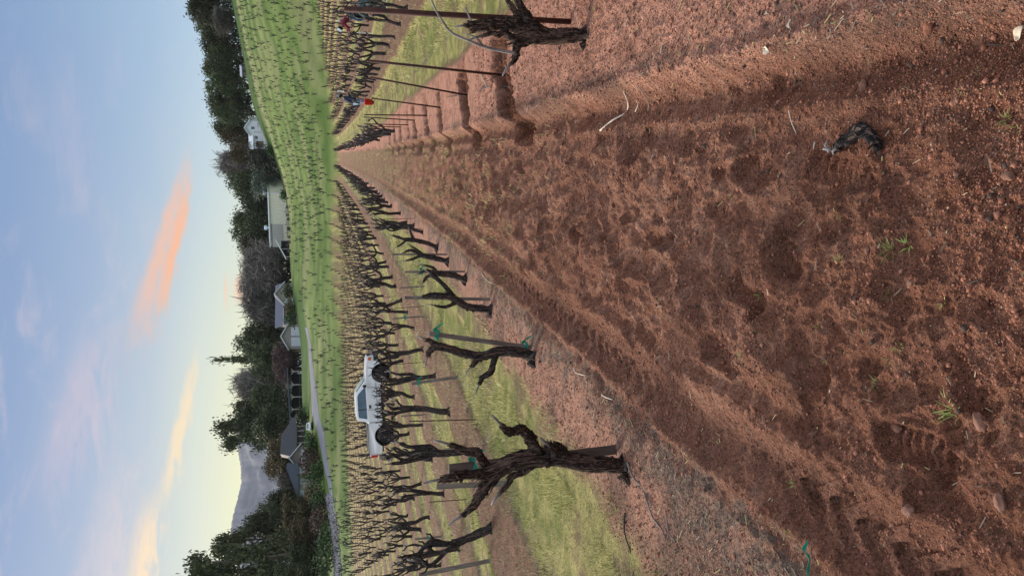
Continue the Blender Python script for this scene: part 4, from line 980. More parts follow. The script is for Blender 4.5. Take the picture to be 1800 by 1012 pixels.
# ---- stakes and posts: top and foot in the photo, depth from the ground they stand on
def stake(top, foot, w, kind, label, group=None, d=None, tie=None, Y=None, name=None, cat='stake', cap=False):
    if Y is None: X, Yf, z = hit(*foot)
    else: X, Yf, z = onplane(foot[0], foot[1], Y)
    p0 = np.array([X, Yf, z1(X, Yf)]); p1 = onplane(top[0], top[1], Yf)
    v = p1-p0; L = np.linalg.norm(v); root = empty(name or dict(board='wooden_stake', lath='wooden_stake', rod='steel_rod', pipe='steel_post', tee='steel_post', white='white_stake')[kind], p0)
    mb = MB(); o = np.zeros(3); dirn = v/L; foot_ = -dirn*.08
    if kind in ('board', 'lath'):
        n = 6; pts = [foot_+(v-foot_)*i/n for i in range(n+1)]; a = math.atan2(X, Yf)
        V = []
        for i, q in enumerate(pts):
            for sx, sy in ((-1,-1),(1,-1),(1,1),(-1,1)):
                ox = sx*w/2*(1+rv.gauss(0,.03)); oy = sy*.011
                V.append(q+np.array([ox*cos(a)+oy*sin(a), -ox*sin(a)+oy*cos(a), 0]))
        F = [(i*4+k, i*4+(k+1) % 4, i*4+4+(k+1) % 4, i*4+4+k) for i in range(n) for k in range(4)]+[(3,2,1,0),(n*4,n*4+1,n*4+2,n*4+3)]
        mb.add(V, F); m = DWOOD if kind == 'board' and w > .045 else WOOD
    elif kind == 'pipe': mb.tube([foot_, v*.5, v], w/2, 14); m = RUST
    elif kind == 'tee':  mb.tube([foot_, v*.5, v], w/2, 8, .05, rv); m = RUST
    elif kind == 'white': mb.tube([foot_, v], w/2, 8); m = WHITEP
    else: mb.tube([foot_, v*.5, v], w/2, 6); m = RUST
    mb.build('shaft', m, root, kind == 'pipe')
    if tie:
        for tv in tie:
            c = v*tv; t = MB(); q = []
            for k in range(13):
                a = k/12*6.6; rr = .045+.008*sin(3*a); q.append(c+np.array([cos(a)*rr, sin(a)*rr*.8+.0, .012*sin(2*a)]))
            for k in range(12):
                A, B = q[k], q[k+1]; h = np.array([0,0,.012]); t.add([A-h, B-h, B+h, A+h], [(0,1,2,3)])
            e = q[-1]; t.add([e-[0,0,.01], e+[0,0,.01], e+np.array([.05,-.03,-.05]), e+np.array([.045,-.035,-.065])], [(0,1,2,3)])
            t.build('tie', TIE, root)
    tag(root, label, cat, group); return root
G1 = 'rusty steel posts along the right of the tilled strip'
stake((605,16),(1026,41),.036,'pipe','tallest nearest rusty steel post, behind the shaggy vine at the right', G1, cat='post')
stake((646,107),(889,133),.026,'pipe','second rusty steel post from the camera, beside the widest trench', G1, cat='post')
stake((650,136),(822,168),.026,'pipe','third rusty steel post from the camera, tilting right', G1, cat='post')
stake((653,173),(778,190),.026,'pipe','fourth rusty steel post, its top in front of the worker with the red bucket', G1, cat='post')
stake((640,202),(753,203),.026,'pipe','fifth rusty steel post, the upright one of the close pair', G1, cat='post')
stake((639,206),(733,212),.026,'pipe','sixth rusty steel post, leaning against the line of the fifth', G1, cat='post')
stake((640,218),(721,220),.026,'pipe','seventh rusty steel post from the camera', G1, cat='post')
stake((643,222),(712,224),.024,'pipe','eighth rusty steel post from the camera', G1, cat='post')
stake((635,228),(697,232),.024,'pipe','ninth rusty steel post, last but one before the vines', G1, cat='post')
stake((636,233),(688,237),.024,'pipe','tenth and farthest rusty steel post, right before the first vine of its row', G1, cat='post')
stake((789,824),(1060,791),.052,'board','dark wide stake behind the largest grapevine, tied with green tape', tie=(.86,), Y=3.66)
stake((754,586),(924,611),.040,'lath','grey weathered board tied to the second grapevine with green tape', tie=(.93,.06), Y=5.75)
stake((711,523),(842,526),.034,'lath','grey stake behind the grapevine with the long diagonal arm', Y=7.8)
stake((711,478),(804,477),.030,'board','dark stake with a green tape band at the fourth vine', tie=(.72,), Y=9.9)
stake((689,447),(778,447),.030,'lath','slim grey stake at the fifth vine', Y=11.9)
G2 = 'wooden stakes among the vines left of the strip'
for tp, ft, w, l, ti in [((723,674),(805,663),.045,'light grey leaning stake with green tape between two vines, below the truck cab',(.85,)),((724,797),(802,789),.045,'grey wooden stake with forked vine, just left of the truck tail',None),
     ((767,855),(894,849),.048,'grey stake behind the arms of the largest grapevine',None),((736,1010),(866,984),.052,'long weathered stake slanting in from the bottom left corner',None),((729,947),(779,942),.045,'dark leaning wooden stake in the left part of the vineyard',(.5,)),
     ((705,731),(752,728),.03,'thin grey stake directly below the truck tailgate side',None),((690,560),(748,556),.03,'thin wooden stake right of the truck among dark vines',(.6,)),((702,506),(746,503),.03,'thin wooden stake with tape beyond the fourth vine',None)]:
    stake(tp, ft, w, 'lath', l, G2, tie=ti)
G3 = 'thin rusty steel rods among the vines'
for tp, ft, l in [((720,740),(838,737),'thin steel rod standing below the truck, second from the left'),((753,882),(822,877),'thin leaning steel rod beside the low arm of the largest vine'),((743,978),(819,965),'thin slanting steel rod nearest the bottom left corner'),
     ((667,399),(743,402),'thin steel rod at the strip edge, nearer of the two by the grass'),((655,386),(729,384),'thin steel rod at the strip edge, farther of the two by the grass'),((683,543),(745,538),'thin steel rod leaning by the dark vines right of the truck'),
     ((660,522),(700,521),'thin steel rod in the second vine row beyond the grass'),((618,77),(667,83),'thin steel rod among the vines at the upper right'),((697,640),(752,636),'thin rod among vines right below the truck front')]:
    stake(tp, ft, .013, 'rod', l, G3, name='steel_rod', cat='rod')
stake((627,58),(655,59),.03,'white','thin white stake among the vines right of the steel posts')
for (v, y, h, l) in [((597), 160, .5, 'short white vine guard tube, farther of the two by the red bucket worker'),((624),192,.42,'short white vine guard tube just left of the red bucket worker'),((594),36,.5,'short white vine guard tube beside the worker in maroon')]:
    X, Y, z = hit(v, y) if v > 600 else hit(max(v, 597), y); Y0 = min(Y, 60); s = Y0/Y; p = onplane(v-4, y, Y0); zz = zb1(p[0], Y0)
    root = MB().lathe([(.05,0),(.05,h),(.042,h),(.042,0)], (0,0,0), 12).build('vine_guard', WHITEP); root.location = (p[0], Y0, max(zz, p[2]-h)); tag(root, l, 'tube')
# ------------------------------------------------------------------ pickup truck
PAINT = mat('white_paint', (.86,.89,.90), .28, .03, 1, .5, coat=.5); BLK = mat('black_plastic', (.03,.032,.035), .6, .15); TYRE = mat('tyre_rubber', (.025,.025,.026), .85, .2, 12, .2, bump=.01, bscale=30)
RIM = mat('dark_rim', (.06,.06,.065), .45, .1, metal=.5); LAMPR = mat('tail_lamp_red', (.55,.015,.015), .2, .1, spec=.6); LAMPW = mat('lamp_lens', (.75,.75,.72), .15, .1, spec=.6); LAMPO = mat('amber_lens', (.75,.16,.04), .2, .1)
TGLASS = mat('tinted_glass', (.08,.13,.16), .08, .2, 1.5, .8); SEAM = mat('panel_gap', (.10,.11,.12), .6, .1); CHROME = mat('chrome', (.6,.6,.6), .2, .05, metal=.9)
def arc(cx, cz, r, a0, a1, n): return [(cx+r*cos(RAD(a0+(a1-a0)*i/n)), cz+r*sin(RAD(a0+(a1-a0)*i/n))) for i in range(n+1)]
def truck():
    a = .18; x0, y0 = -12.5, 37.4; root = empty('pickup_truck', (x0, y0, z1(x0, y0)+.0), a)
    zf, zr = z1(x0+1.6*cos(a), y0+1.6*sin(a)), z1(x0-1.6*cos(a), y0-1.6*sin(a)); root.location[2] = (zf+zr)/2; root.rotation_euler = (0, -math.atan2(zf-zr, 3.2), a)
    W2 = .86
    # lower body with wheel arches
    prof = [(2.50,.62),(2.55,.78),(2.50,1.02),(2.35,1.12),(1.9,1.18),(1.38,1.23),(-.86,1.23),(-.86,.52)]
    bed = [(-.90,.52),(-.90,1.25),(-2.62,1.25),(-2.66,.95),(-2.60,.62)]
    front = prof[:7]+[(-.86,.52)]+[(1.08,.52)]+arc(1.6,.44,.50,172,8,12)+[(2.2,.56)]
    rear = bed+[(-2.15,.60)]+[(x, z) for x, z in arc(-1.6,.44,.50,160,10,12)]
    def skinbody(p, name):
        n = len(p); V = []; ys = [(-W2, 1), (-W2*.985, 1)]
        # cross sections: tumblehome above the belt line
        for sgn in (-1, 1):
            for x, z in p:
                yy = W2*(1-.05*max(0, (z-.95)/.3))*(1-.10*max(0, (abs(x)-2.2)/.4)); V.append((x, sgn*yy, z))
        F = [tuple(reversed(range(n))), tuple(range(n, 2*n))]+[(i, (i+1) % n, n+(i+1) % n, n+i) for i in range(n)]
        return MB().add(V, F).build(name, PAINT, root, False, bevel=.035)
    skinbody(front, 'body'); b = skinbody(rear, 'bed')
    MB().box((-1.76, 0, 1.256), (1.56, 1.42, .02)).build('bed_interior', BLK, b)
    for s in (-1, 1): MB().box((-1.76, s*.80, 1.275), (1.74, .07, .035)).build('bed_rail', BLK, b)
    MB().box((-2.0,0,.62),(.9,1.1,.2)).box((0.2,0,.45),(4.0,.9,.16)).build('chassis', BLK, root)
    # cab
    sec = [(1.36,1.22,.80),(.66,1.74,.66),(.45,1.80,.64),(-.55,1.81,.64),(-.74,1.76,.65),(-.86,1.22,.80)]
    V = [(x, -w, z) for x, z, w in sec]+[(x, w, z) for x, z, w in sec]; n = 6
    cab = MB().add(V, [tuple(reversed(range(n))), tuple(range(n, 2*n))]+[(i, (i+1) % n, n+(i+1) % n, n+i) for i in range(n)]).build('cab', PAINT, root, False, bevel=.04)
    def side(pts, s, off, name, m, par):
        def yy(z): return s*(.80-(z-1.22)/.54*.145+off)
        V = [(x, yy(z), z) for x, z in pts]+[(x, yy(z)-s*.02, z) for x, z in pts]; k = len(pts)
        return MB().add(V, [tuple(range(k)), tuple(reversed(range(k, 2*k)))]+[(i, (i+1) % k, k+(i+1) % k, k+i) for i in range(k)]).build(name, m, par)
    for s in (-1, 1):
        side([(.98,1.27),(.60,1.64),(.46,1.69),(-.16,1.69),(-.16,1.27)], s, .008, 'side_window', TGLASS, cab)
        side([(-.22,1.27),(-.22,1.69),(-.50,1.69),(-.60,1.66),(-.68,1.27)], s, .008, 'side_window', TGLASS, cab)
        side([(-.165,1.26),(-.165,1.70),(-.215,1.70),(-.215,1.26)], s, .012, 'pillar', BLK, cab)
        d = MB().box((.92, s*.862, .88), (.012, .012, .62)).box((-.22, s*.862, .86), (.012, .012, .66)).build('door_seam', SEAM, root)
        MB().box((-.06, s*.868, 1.10), (.17, .03, .085)).build('door_handle', BLK, root)
        MB().box((.2, s*.864, .74), (2.0, .012, .02)).build('side_crease', SEAM, root)
        m = MB().box((1.02, s*.98, 1.32), (.12, .2, .17)).box((1.05, s*.88, 1.28), (.05, .12, .04)).build('mirror', BLK, root, bevel=.02)
        for x in (1.6, -1.6):
            if x > 0: f = MB(); o_ = arc(x, .44, .56, 176, 6, 14); i_ = arc(x, .44, .485, 176, 6, 14); f.add([(p[0], s*.90, p[1]) for p in o_]+[(p[0], s*.90, p[1]) for p in i_]+[(p[0], s*.84, p[1]) for p in o_]+[(p[0], s*.84, p[1]) for p in i_], [(k, k+1, 15+k+1, 15+k) for k in range(14)]+[(30+k, 30+k+1, k+1, k) for k in range(14)]); f.build('fender_flare', PAINT, root)
            MB().lathe([(.03,-.3*s),(.485,-.3*s),(.485,.2*s)], (x, s*.62, .44), 20, 'y').build('wheel_well', DARKT, root)
            wz = .365
            wh = MB().lathe([(.0,-.10),(.20,-.10),(.22,-.125),(.33,-.12),(.365,-.09),(.375,0),(.365,.09),(.33,.12),(.22,.125),(0,.12)], (x, s*.77, wz), 28, 'y').build('tyre', TYRE, root, True)
            y_ = s*.77+s*.128; rm = MB().lathe([(.0,0),(.07,.0),(.07,.02),(.0,.02)], (x, y_-.01, wz), 12, 'y')
            for q in range(6):
                an = q*pi/3; rm.box((x+.12*cos(an), y_, wz+.12*sin(an)), (.17, .02, .05), ry=-an)
            rm.lathe([(.185,-.02),(.22,-.02),(.22,.02),(.185,.02),(.185,-.02)], (x, y_, wz), 24, 'y'); rm.build('rim', RIM, wh)
        MB().box((2.44, s*.70, .98), (.10, .30, .17)).build('headlight', LAMPW, root, bevel=.015); MB().box((2.36, s*.842, .98), (.13, .04, .15)).build('indicator', LAMPO, root)
        MB().box((-2.60, s*.80, 1.02), (.10, .14, .34)).build('taillight', LAMPR, root, bevel=.015); MB().box((-2.61, s*.80, .84), (.09, .13, .06)).build('reverse_light', LAMPW, root)
    V = [(1.30,-.74,1.285),(1.30,.74,1.285),(.70,.61,1.725),(.70,-.61,1.725)]; off = np.array([.035,0,.04])
    MB().add([tuple(np.array(p)+off*.5) for p in V]+[tuple(np.array(p)-off*.2) for p in V], [(0,1,2,3),(7,6,5,4),(0,4,5,1),(1,5,6,2),(2,6,7,3),(3,7,4,0)]).build('windshield', TGLASS, cab)
    MB().box((2.52,0,.96),(.06,1.08,.24)).build('grille', BLK, root); MB().box((2.56,0,.97),(.02,.22,.10)).build('badge', CHROME, root)
    MB().box((2.60,0,.66),(.20,1.72,.26)).box((2.45,-.80,.66),(.36,.12,.24)).box((2.45,.80,.66),(.36,.12,.24)).build('front_bumper', BLK, root, bevel=.03)
    MB().box((-2.70,0,.62),(.16,1.62,.18)).build('rear_bumper', CHROME, root, bevel=.02); MB().box((2.71,0,.64),(.01,.34,.15)).build('licence_plate', WHITEP, root)
    tag(root, 'white pickup truck parked among the vines with black bumper and muddy tyres', 'pickup truck')
truck()
def small_car():
    X, Y, z = polar(748, 160); a = -math.atan2(X, Y); root = empty('car', (X, Y, z), a)
    lp = [(-.86,.30),(.86,.30),(.88,.62),(.82,.88),(-.82,.88),(-.88,.62)]
    MB().add([(x, -.1, q) for x, q in lp]+[(x*.98, 4.0, q) for x, q in lp], [tuple(range(6)), tuple(reversed(range(6,12)))]+[(i, 6+i, 6+(i+1) % 6, (i+1) % 6) for i in range(6)]).build('body', PAINT, root, False, bevel=.06)
    V = [(-.76,.55,.88),(.76,.55,.88),(.58,1.25,1.45),(-.58,1.25,1.45),(-.76,3.9,.88),(.76,3.9,.88),(.58,3.2,1.45),(-.58,3.2,1.45)]
    c = MB().add(V, [(0,1,2,3),(1,5,6,2),(5,4,7,6),(4,0,3,7),(3,2,6,7),(0,4,5,1)]).build('cabin', PAINT, root, False, bevel=.04)
    MB().add([(-.64,.60,.93),(.64,.60,.93),(.50,1.17,1.40),(-.50,1.17,1.40),(-.64,.63,.90),(.64,.63,.90),(.50,1.20,1.37),(-.50,1.20,1.37)], [(0,1,2,3),(7,6,5,4),(0,4,5,1),(1,5,6,2),(2,6,7,3),(3,7,4,0)]).build('windshield', TGLASS, c)
    for s in (-1, 1):
        MB().box((s*.66, -.12, .66), (.28, .06, .14)).build('headlight', LAMPW, root)
        for yy in (.8, 3.2): MB().lathe([(0,-.1),(.28,-.1),(.31,0),(.28,.1),(0,.1)], (0,0,0), 16, 'y').build('wheel', TYRE, root).matrix_local = mathutils.Matrix.Translation((s*.80, yy, .31)) @ mathutils.Matrix.Rotation(pi/2, 4, 'Z')
    MB().box((0,-.13,.42),(1.5,.08,.16)).build('bumper', BLK, root)
    tag(root, 'small white car parked facing the vineyard in front of the low brown house', 'car')
small_car()

# ------------------------------------------------------------------ people
def skin(name, V, E, R, m, parent, sub=1):
    me = bpy.data.meshes.new(name); me.from_pydata([tuple(v) for v in V], E, []); me.materials.append(m); o = bpy.data.objects.new(name, me); COL.objects.link(o); o.parent = parent
    md = o.modifiers.new('skin', 'SKIN'); md.use_smooth_shade = True
    for i, r in enumerate(R):
        d = me.skin_vertices[0].data[i]; d.radius = (r, r) if np.isscalar(r) else r; d.use_root = (i == 0)
    s = o.modifiers.new('sub', 'SUBSURF'); s.levels = sub; s.render_levels = sub; return o
SKIN = mat('skin', (.30,.17,.11), .6, .1); HAIR = mat('dark_hair', (.015,.012,.010), .7, .2)
def person(loc, rz, J, cloth, label, hat=None):
    """J: joint positions (metres, x = facing direction)"""
    root = empty('person', loc, rz); g = {k: np.array(v, float) for k, v in J.items()}
    V, E, R = [], [], []
    def v(p, r, link=None):
        V.append(np.array(p, float)); R.append(r)
        if link is not None: E.append((link, len(V)-1))
        return len(V)-1
    pel = v(g['pelvis'], (.125,.15)); wst = v((g['pelvis']*.5+g['chest']*.5), .115, pel); ch = v(g['chest'], (.13,.16), wst); nk = v(g['neck'], .055, ch)
    hd = (g['head']-g['neck']); up = hd/np.linalg.norm(hd); h1 = v(g['neck']+hd*.55, .075, nk); h2_ = v(g['head'], .095, h1); v(g['head']+up*.09, .06, h2_)
    fc = np.array(J.get('face', (1,0,0)), float); fc /= np.linalg.norm(fc); v(g['head']+fc*.10-up*.02, .022, h2_)
    for s in 'LR':
        sh = v(g['sh'+s], .062, ch); el = v(g['el'+s], .043, sh); wr = v(g['wr'+s], .028, el); d = g['wr'+s]-g['el'+s]; d /= np.linalg.norm(d); pm = v(g['wr'+s]+d*.06, (.030,.018), wr)
        sd_ = np.cross(d, (0,0,1.) if abs(d[2]) < .9 else (1.,0,0)); sd_ /= np.linalg.norm(sd_)
        for q in range(4):
            b0 = v(g['wr'+s]+d*.09+sd_*(q-1.5)*.02, .009, pm); k = [.040,.046,.043,.034][q]; b1 = v(g['wr'+s]+d*(.09+k)+sd_*(q-1.5)*.021+fc*.006, .008, b0); v(g['wr'+s]+d*(.09+k*1.6)+sd_*(q-1.5)*.021+fc*.022, .007, b1)
        t0 = v(g['wr'+s]+d*.035+sd_*.034, .010, pm); v(g['wr'+s]+d*.07+sd_*.05+fc*.01, .008, t0)
        hp = v(g['hip'+s], .085, pel); kn = v(g['kn'+s], .058, hp); an = v(g['an'+s], .038, kn); v(g['an'+s]+np.array([.14,0,-.05]), .032, an)
    skin('body', V, E, R, SKIN, root)
    # clothing
    C = []; e = []; r = []
    def cv(p, rr, link=None): C.append(np.array(p, float)); r.append(rr); (e.append((link, len(C)-1)) if link is not None else None); return len(C)-1
    a = cv(g['pelvis'], (.145,.17)); b = cv(g['pelvis']*.5+g['chest']*.5, .145, a); c = cv(g['chest'], (.155,.185), b); cv(g['neck']-up*.02, .075, c)
    for s in 'LR': q = cv(g['sh'+s], .085, c); q = cv(g['el'+s], .064, q); cv(g['wr'+s], .046, q)
    skin('jacket', C, e, r, cloth[0], root); C, e, r = [], [], []; a = cv(g['pelvis']-up*.02, (.14,.165))
    for s in 'LR': q = cv(g['hip'+s], .105, a); q = cv(g['kn'+s], .078, q); cv(g['an'+s]+np.array([0,0,.04]), .062, q)
    skin('trousers', C, e, r, cloth[1], root)
    for s in 'LR': skin('boot', [g['an'+s]+[0,0,.06], g['an'+s]+[0,0,-.02], g['an'+s]+[.15,0,-.04]], [(0,1),(1,2)], [.052,.055,.045], BLK, root)
    for s in (-1, 1):      # eyes, ears
        sdv = np.cross(up, fc); MB().lathe([(0,-.012),(.012,0),(0,.012)], tuple(g['head']+fc*.082+sdv*s*.032), 8).build('eye', DARKT, root); MB().lathe([(0,-.028),(.014,0),(0,.028)], tuple(g['head']+sdv*s*.092), 8).build('ear', SKIN, root)
    M = mathutils.Matrix.Translation(g['head']) @ mathutils.Vector((0,0,1)).rotation_difference(mathutils.Vector(up)).to_matrix().to_4x4()
    h = MB().lathe([(.099,-.05),(.108,.0),(.100,.06),(.07,.10),(.0,.12)], (-.012,0,0), 14).build('hair', HAIR, root, True); h.matrix_local = M
    if hat:
        t = MB().lathe([(.16,.05),(.165,.058),(.112,.065),(.108,.12),(.07,.15),(0,.155)], (0,0,0), 18).build('hat', hat, root, True); t.matrix_local = M
    tag(root, label, 'person'); return root
NAVY = mat('navy_jacket', (.018,.030,.060), .9, .2); JEAN = mat('pale_jeans', (.16,.24,.33), .9, .25, 8); MAR = mat('maroon_jacket', (.16,.018,.04), .85, .2); DJ = mat('dark_jeans', (.05,.08,.12), .9, .2); TEAL = mat('teal_grey_jacket', (.05,.085,.09), .9, .3, 5); BLUEH = mat('pale_blue_hat', (.40,.52,.66), .8, .1); GREYH = mat('grey_blue_hat', (.12,.17,.21), .8, .1)
px_, py_, _ = onplane(658, 181, 37.0)
pz_ = z1(px_, 37.0)
person((px_, 37.0, pz_), 0.25, dict(pelvis=(0,0,.92), chest=(.10,0,1.27), neck=(.15,0,1.42), head=(.22,0,1.55), face=(1,0,-.35), shL=(.12,.19,1.36), elL=(.28,.22,1.12), wrL=(.48,.16,1.20), shR=(.10,-.19,1.36), elR=(.06,-.25,1.08), wrR=(.06,-.27,.84),
    hipL=(0,.10,.86), knL=(.08,.11,.48), anL=(.0,.12,.09), hipR=(0,-.10,.86), knR=(.02,-.12,.47), anR=(-.10,-.13,.09)), (NAVY, JEAN), 'person in navy jacket and pale jeans pruning a vine, holding a red bucket', GREYH)
bk = empty('bucket', (px_-.0, 37.0-.34, pz_+.10)); REDP = mat('red_plastic', (.75,.03,.02), .35, .08, spec=.5)
MB().lathe([(0,.0),(.135,.0),(.155,.34),(.165,.34),(.165,.37),(.150,.37),(.13,.02),(0,.02)], (0,0,0), 22).build('pail', REDP, bk, True)
MB().tube([(.16*cos(q), 0, .36+.2*sin(q)) for q in np.linspace(0, pi, 12)], .006, 6).build('handle', CHROME, bk); tag(bk, 'bright red plastic bucket held by the worker in the navy jacket', 'bucket')
p = onplane(634, 30, 35.0); pz_ = z1(p[0], 35.0)
person((p[0], 35.0, pz_), 2.9, dict(pelvis=(0,0,.86), chest=(.30,0,1.08), neck=(.42,0,1.16), head=(.54,0,1.22), face=(.7,0,-.7), shL=(.32,.19,1.13), elL=(.48,.24,.90), wrL=(.66,.14,.86), shR=(.32,-.19,1.13), elR=(.50,-.24,.92), wrR=(.68,-.12,.92),
    hipL=(0,.10,.80), knL=(.14,.12,.45), anL=(.0,.14,.09), hipR=(0,-.10,.80), knR=(.16,-.12,.45), anR=(-.12,-.14,.09)), (MAR, DJ), 'person in maroon jacket and pale blue hat bending over a vine', BLUEH)
p = onplane(670, 3, 24.0); pz_ = z1(p[0], 24.0)
person((p[0], 24.0, pz_), 2.2, dict(pelvis=(0,0,.62), chest=(.32,0,.78), neck=(.45,0,.82), head=(.56,0,.84), face=(.5,0,-.85), shL=(.34,.19,.80), elL=(.48,.25,.55), wrL=(.58,.16,.34), shR=(.34,-.19,.80), elR=(.48,-.24,.55), wrR=(.60,-.12,.36),
    hipL=(0,.10,.58), knL=(.34,.14,.42), anL=(.08,.16,.09), hipR=(0,-.10,.58), knR=(.30,-.12,.38), anR=(-.05,-.14,.09)), (TEAL, TEAL), 'person in dark teal work clothes crouching at the right edge of the photo', GREYH)
o = MB().tube([(0,0,0),(.30,.02,.0)], .016, 8).build('white_pipe', WHITEP); p = onplane(667, 9, 23.6); o.location = (p[0]-.14, 23.6, z1(p[0], 23.6)+.06); tag(o, 'white straight plastic pipe lying by the crouching person in teal', 'tool')  # plain white plastic pipe, a guess at an unidentified pale line

# ------------------------------------------------------------------ small things on the soil
CLOD = mat('soil_clod', (.26,.115,.072), .95, .35, 20, .1, bump=.006, bscale=60); STONE = mat('dusty_stone', (.20,.105,.075), .9, .3, 20, .2, bump=.004, bscale=60)
def on(v, y, dz=0.0): X, Y, z = hit(v, y); return np.array([X, Y, z1(X, Y)+dz])
def rock(v, y, s, label, m=STONE, name='stone', flat=.6, seed=0):
    r = random.Random(seed+int(v)); import mathutils.noise as mn
    bm = __import__('bmesh').new(); __import__('bmesh').ops.create_icosphere(bm, subdivisions=3, radius=1)
    for q in bm.verts:
        n = mn.noise(q.co*1.7+mathutils.Vector((seed, v, y)))*.32+mn.noise(q.co*5+mathutils.Vector((v, 0, 0)))*.1; q.co *= 1+n; q.co.x *= s*(1.25); q.co.y *= s*.85; q.co.z *= s*flat
    me = bpy.data.meshes.new(name); bm.to_mesh(me); bm.free(); me.materials.append(m); me.polygons.foreach_set('use_smooth', [True]*len(me.polygons)); o = bpy.data.objects.new(name, me); COL.objects.link(o)
    o.location = on(v, y, s*flat*.35); o.rotation_euler.z = r.random()*6; tag(o, label, 'stone'); return o
for a in [(1516,152,.030,'rounded reddish stone near the upper right corner, beside a crumbly hollow'),(1578,752,.026,'smooth round brown pebble low in the photo, left of centre'),(1622,498,.020,'pale flat pebble in a boot print near the bottom middle'),
          (1643,892,.030,'flat brown stone among the boot prints in the lower left'),(1740,740,.034,'largest brown stone at the bottom of the photo'),(1300,432,.018,'small round brown pebble at the toe of a boot print'),(1346,720,.018,'orange-tinged pebble beside a dark clod'),
          (1330,722,.020,'dark clod touching the orange-tinged pebble'),(1790,310,.024,'pale rounded stone at the near edge below the leaf'),(1690,180,.020,'small reddish stone close to the pale dry leaf'),(1540,440,.016,'tiny reddish pebble near the big grass tuft'),(1655,48,.030,'dark flat clod near the upper right corner'),
          (1350,925,.016,'small whitish stone near the green tape'),(1220,190,.014,'tiny white stone by the right wheel track'),(1245,198,.012,'tiny grey chip by the right wheel track'),(1375,180,.017,'pale grey chip left of the right wheel track'),
          (1795,880,.030,'brown stone at the lower left edge of the frame'),(1560,925,.022,'brown pebble between two prints, lower left')]:
    rock(a[0], a[1], a[2]*.58, a[3], CLOD if 'clod' in a[3] else STONE, seed=int(a[1]))
LEAF = mat('dry_leaf', (.60,.52,.40), .8, .15, 60, .2, bump=.002, bscale=150)
def dryleaf(v, y, L, w, rz, label):
    mb = MB(); n = 10; V = []
    for i in range(n+1):
        t = i/n; ww = w*math.sin(pi*min(1, t*.97+.02))**.7
        for k, s in enumerate((-1, -.5, 0, .5, 1)): V.append(((t-.5)*L, s*ww, .012*abs(s)**1.5+.008*sin(t*5)+.004))
    F = [(i*5+k, i*5+k+1, i*5+k+6, i*5+k+5) for i in range(n) for k in range(4)]
    o = mb.add(V, F).build('blade', LEAF, None, True); s = o.modifiers.new('solid', 'SOLIDIFY'); s.thickness = .0012; root = empty('dry_leaf', on(v, y, .016), rz); root.scale = (1.0, 1.0, .6); o.parent = root
    MB().tube([(-.5*L,0,.006),(-.5*L-.014,.003,.012)], [.0012,.001], 5).build('stalk', LEAF, root); tag(root, label, 'leaf')
dryleaf(1394, 93, .050, .014, 1.2, 'pale oval dry leaf standing out on the right berm'); dryleaf(1784, 58, .036, .013, 2.6, 'pale curled dry leaf in the upper right corner of the photo')
dryleaf(1445, 48, .030, .007, .3, 'small folded dry leaf on the berm right of the pale oval leaf'); dryleaf(1402, 28, .022, .007, 1.0, 'small pale leaf scrap near the photo edge on the berm')
def stick(pts, r, m, label, name='pruned_cane', cat='cane', lift=.008):
    P = [on(v, y, lift+(.012*sin(i*2.3) if 0 < i < len(pts)-1 else 0)) for i, (v, y) in enumerate(pts)]; O = P[0].copy(); rr = np.linspace(r, r*.6, len(P)); q, rr = smooth([p_-O for p_ in P], rr, 4)
    o = MB().tube(q, rr, 8, .18, random.Random(int(pts[0][0]))).build(name, m, None, True); o.location = O; tag(o, label, cat)
PALE = mat('bleached_cane', (.50,.44,.36), .8, .2, 20); GREYC = mat('grey_cane', (.20,.18,.165), .85, .3, 20); DCANE = mat('dark_cane', (.05,.04,.038), .85, .3, 20)
stick([(1063,230),(1078,212),(1088,198),(1101,184),(1108,170),(1113,162)], .006, PALE, 'longest bleached cane lying by the right wheel track')
stick([(1133,194),(1138,178),(1148,150)], .003, GREYC, 'thin grey twig right of the longest bleached cane'); stick([(1110,196),(1116,184),(1115,176)], .003, PALE, 'short hooked twig beside the longest bleached cane')
stick([(1112,812),(1125,838),(1133,856),(1147,880),(1158,908),(1170,930),(1180,948)], .006, GREYC, 'long grey cane lying from the foot of the largest vine'); stick([(1106,900),(1107,935),(1110,980),(1116,1012)], .005, DCANE, 'long dark straight cane in the left litter')
stick([(1180,905),(1188,935),(1194,948)], .004, GREYC, 'grey cane end near the lower left debris'); stick([(861,131),(868,146),(872,156)], .006, PALE, 'short pale twig at the foot of the second post'); stick([(892,152),(868,155),(858,163)], .010, DCANE, 'dark forked cutting beside the second post')
stick([(822,168),(810,170),(800,171)], .008, DCANE, 'dark cutting at the foot of the third post'); stick([(850,480),(858,492),(870,500)], .004, PALE, 'white curled twig in the left litter beyond the fourth vine'); stick([(1060,693),(1070,697),(1083,702)], .004, PALE, 'small pale twig on the left wheel track litter')
stick([(1014,648),(1020,655),(1035,660)], .004, PALE, 'pale broken twig left of the second vine'); stick([(1400,195),(1402,215),(1404,235)], .0022, PALE, 'thin pale straw by the right berm edge'); stick([(1436,250),(1440,262)], .003, PALE, 'tiny pale straw near the dark vine stump')
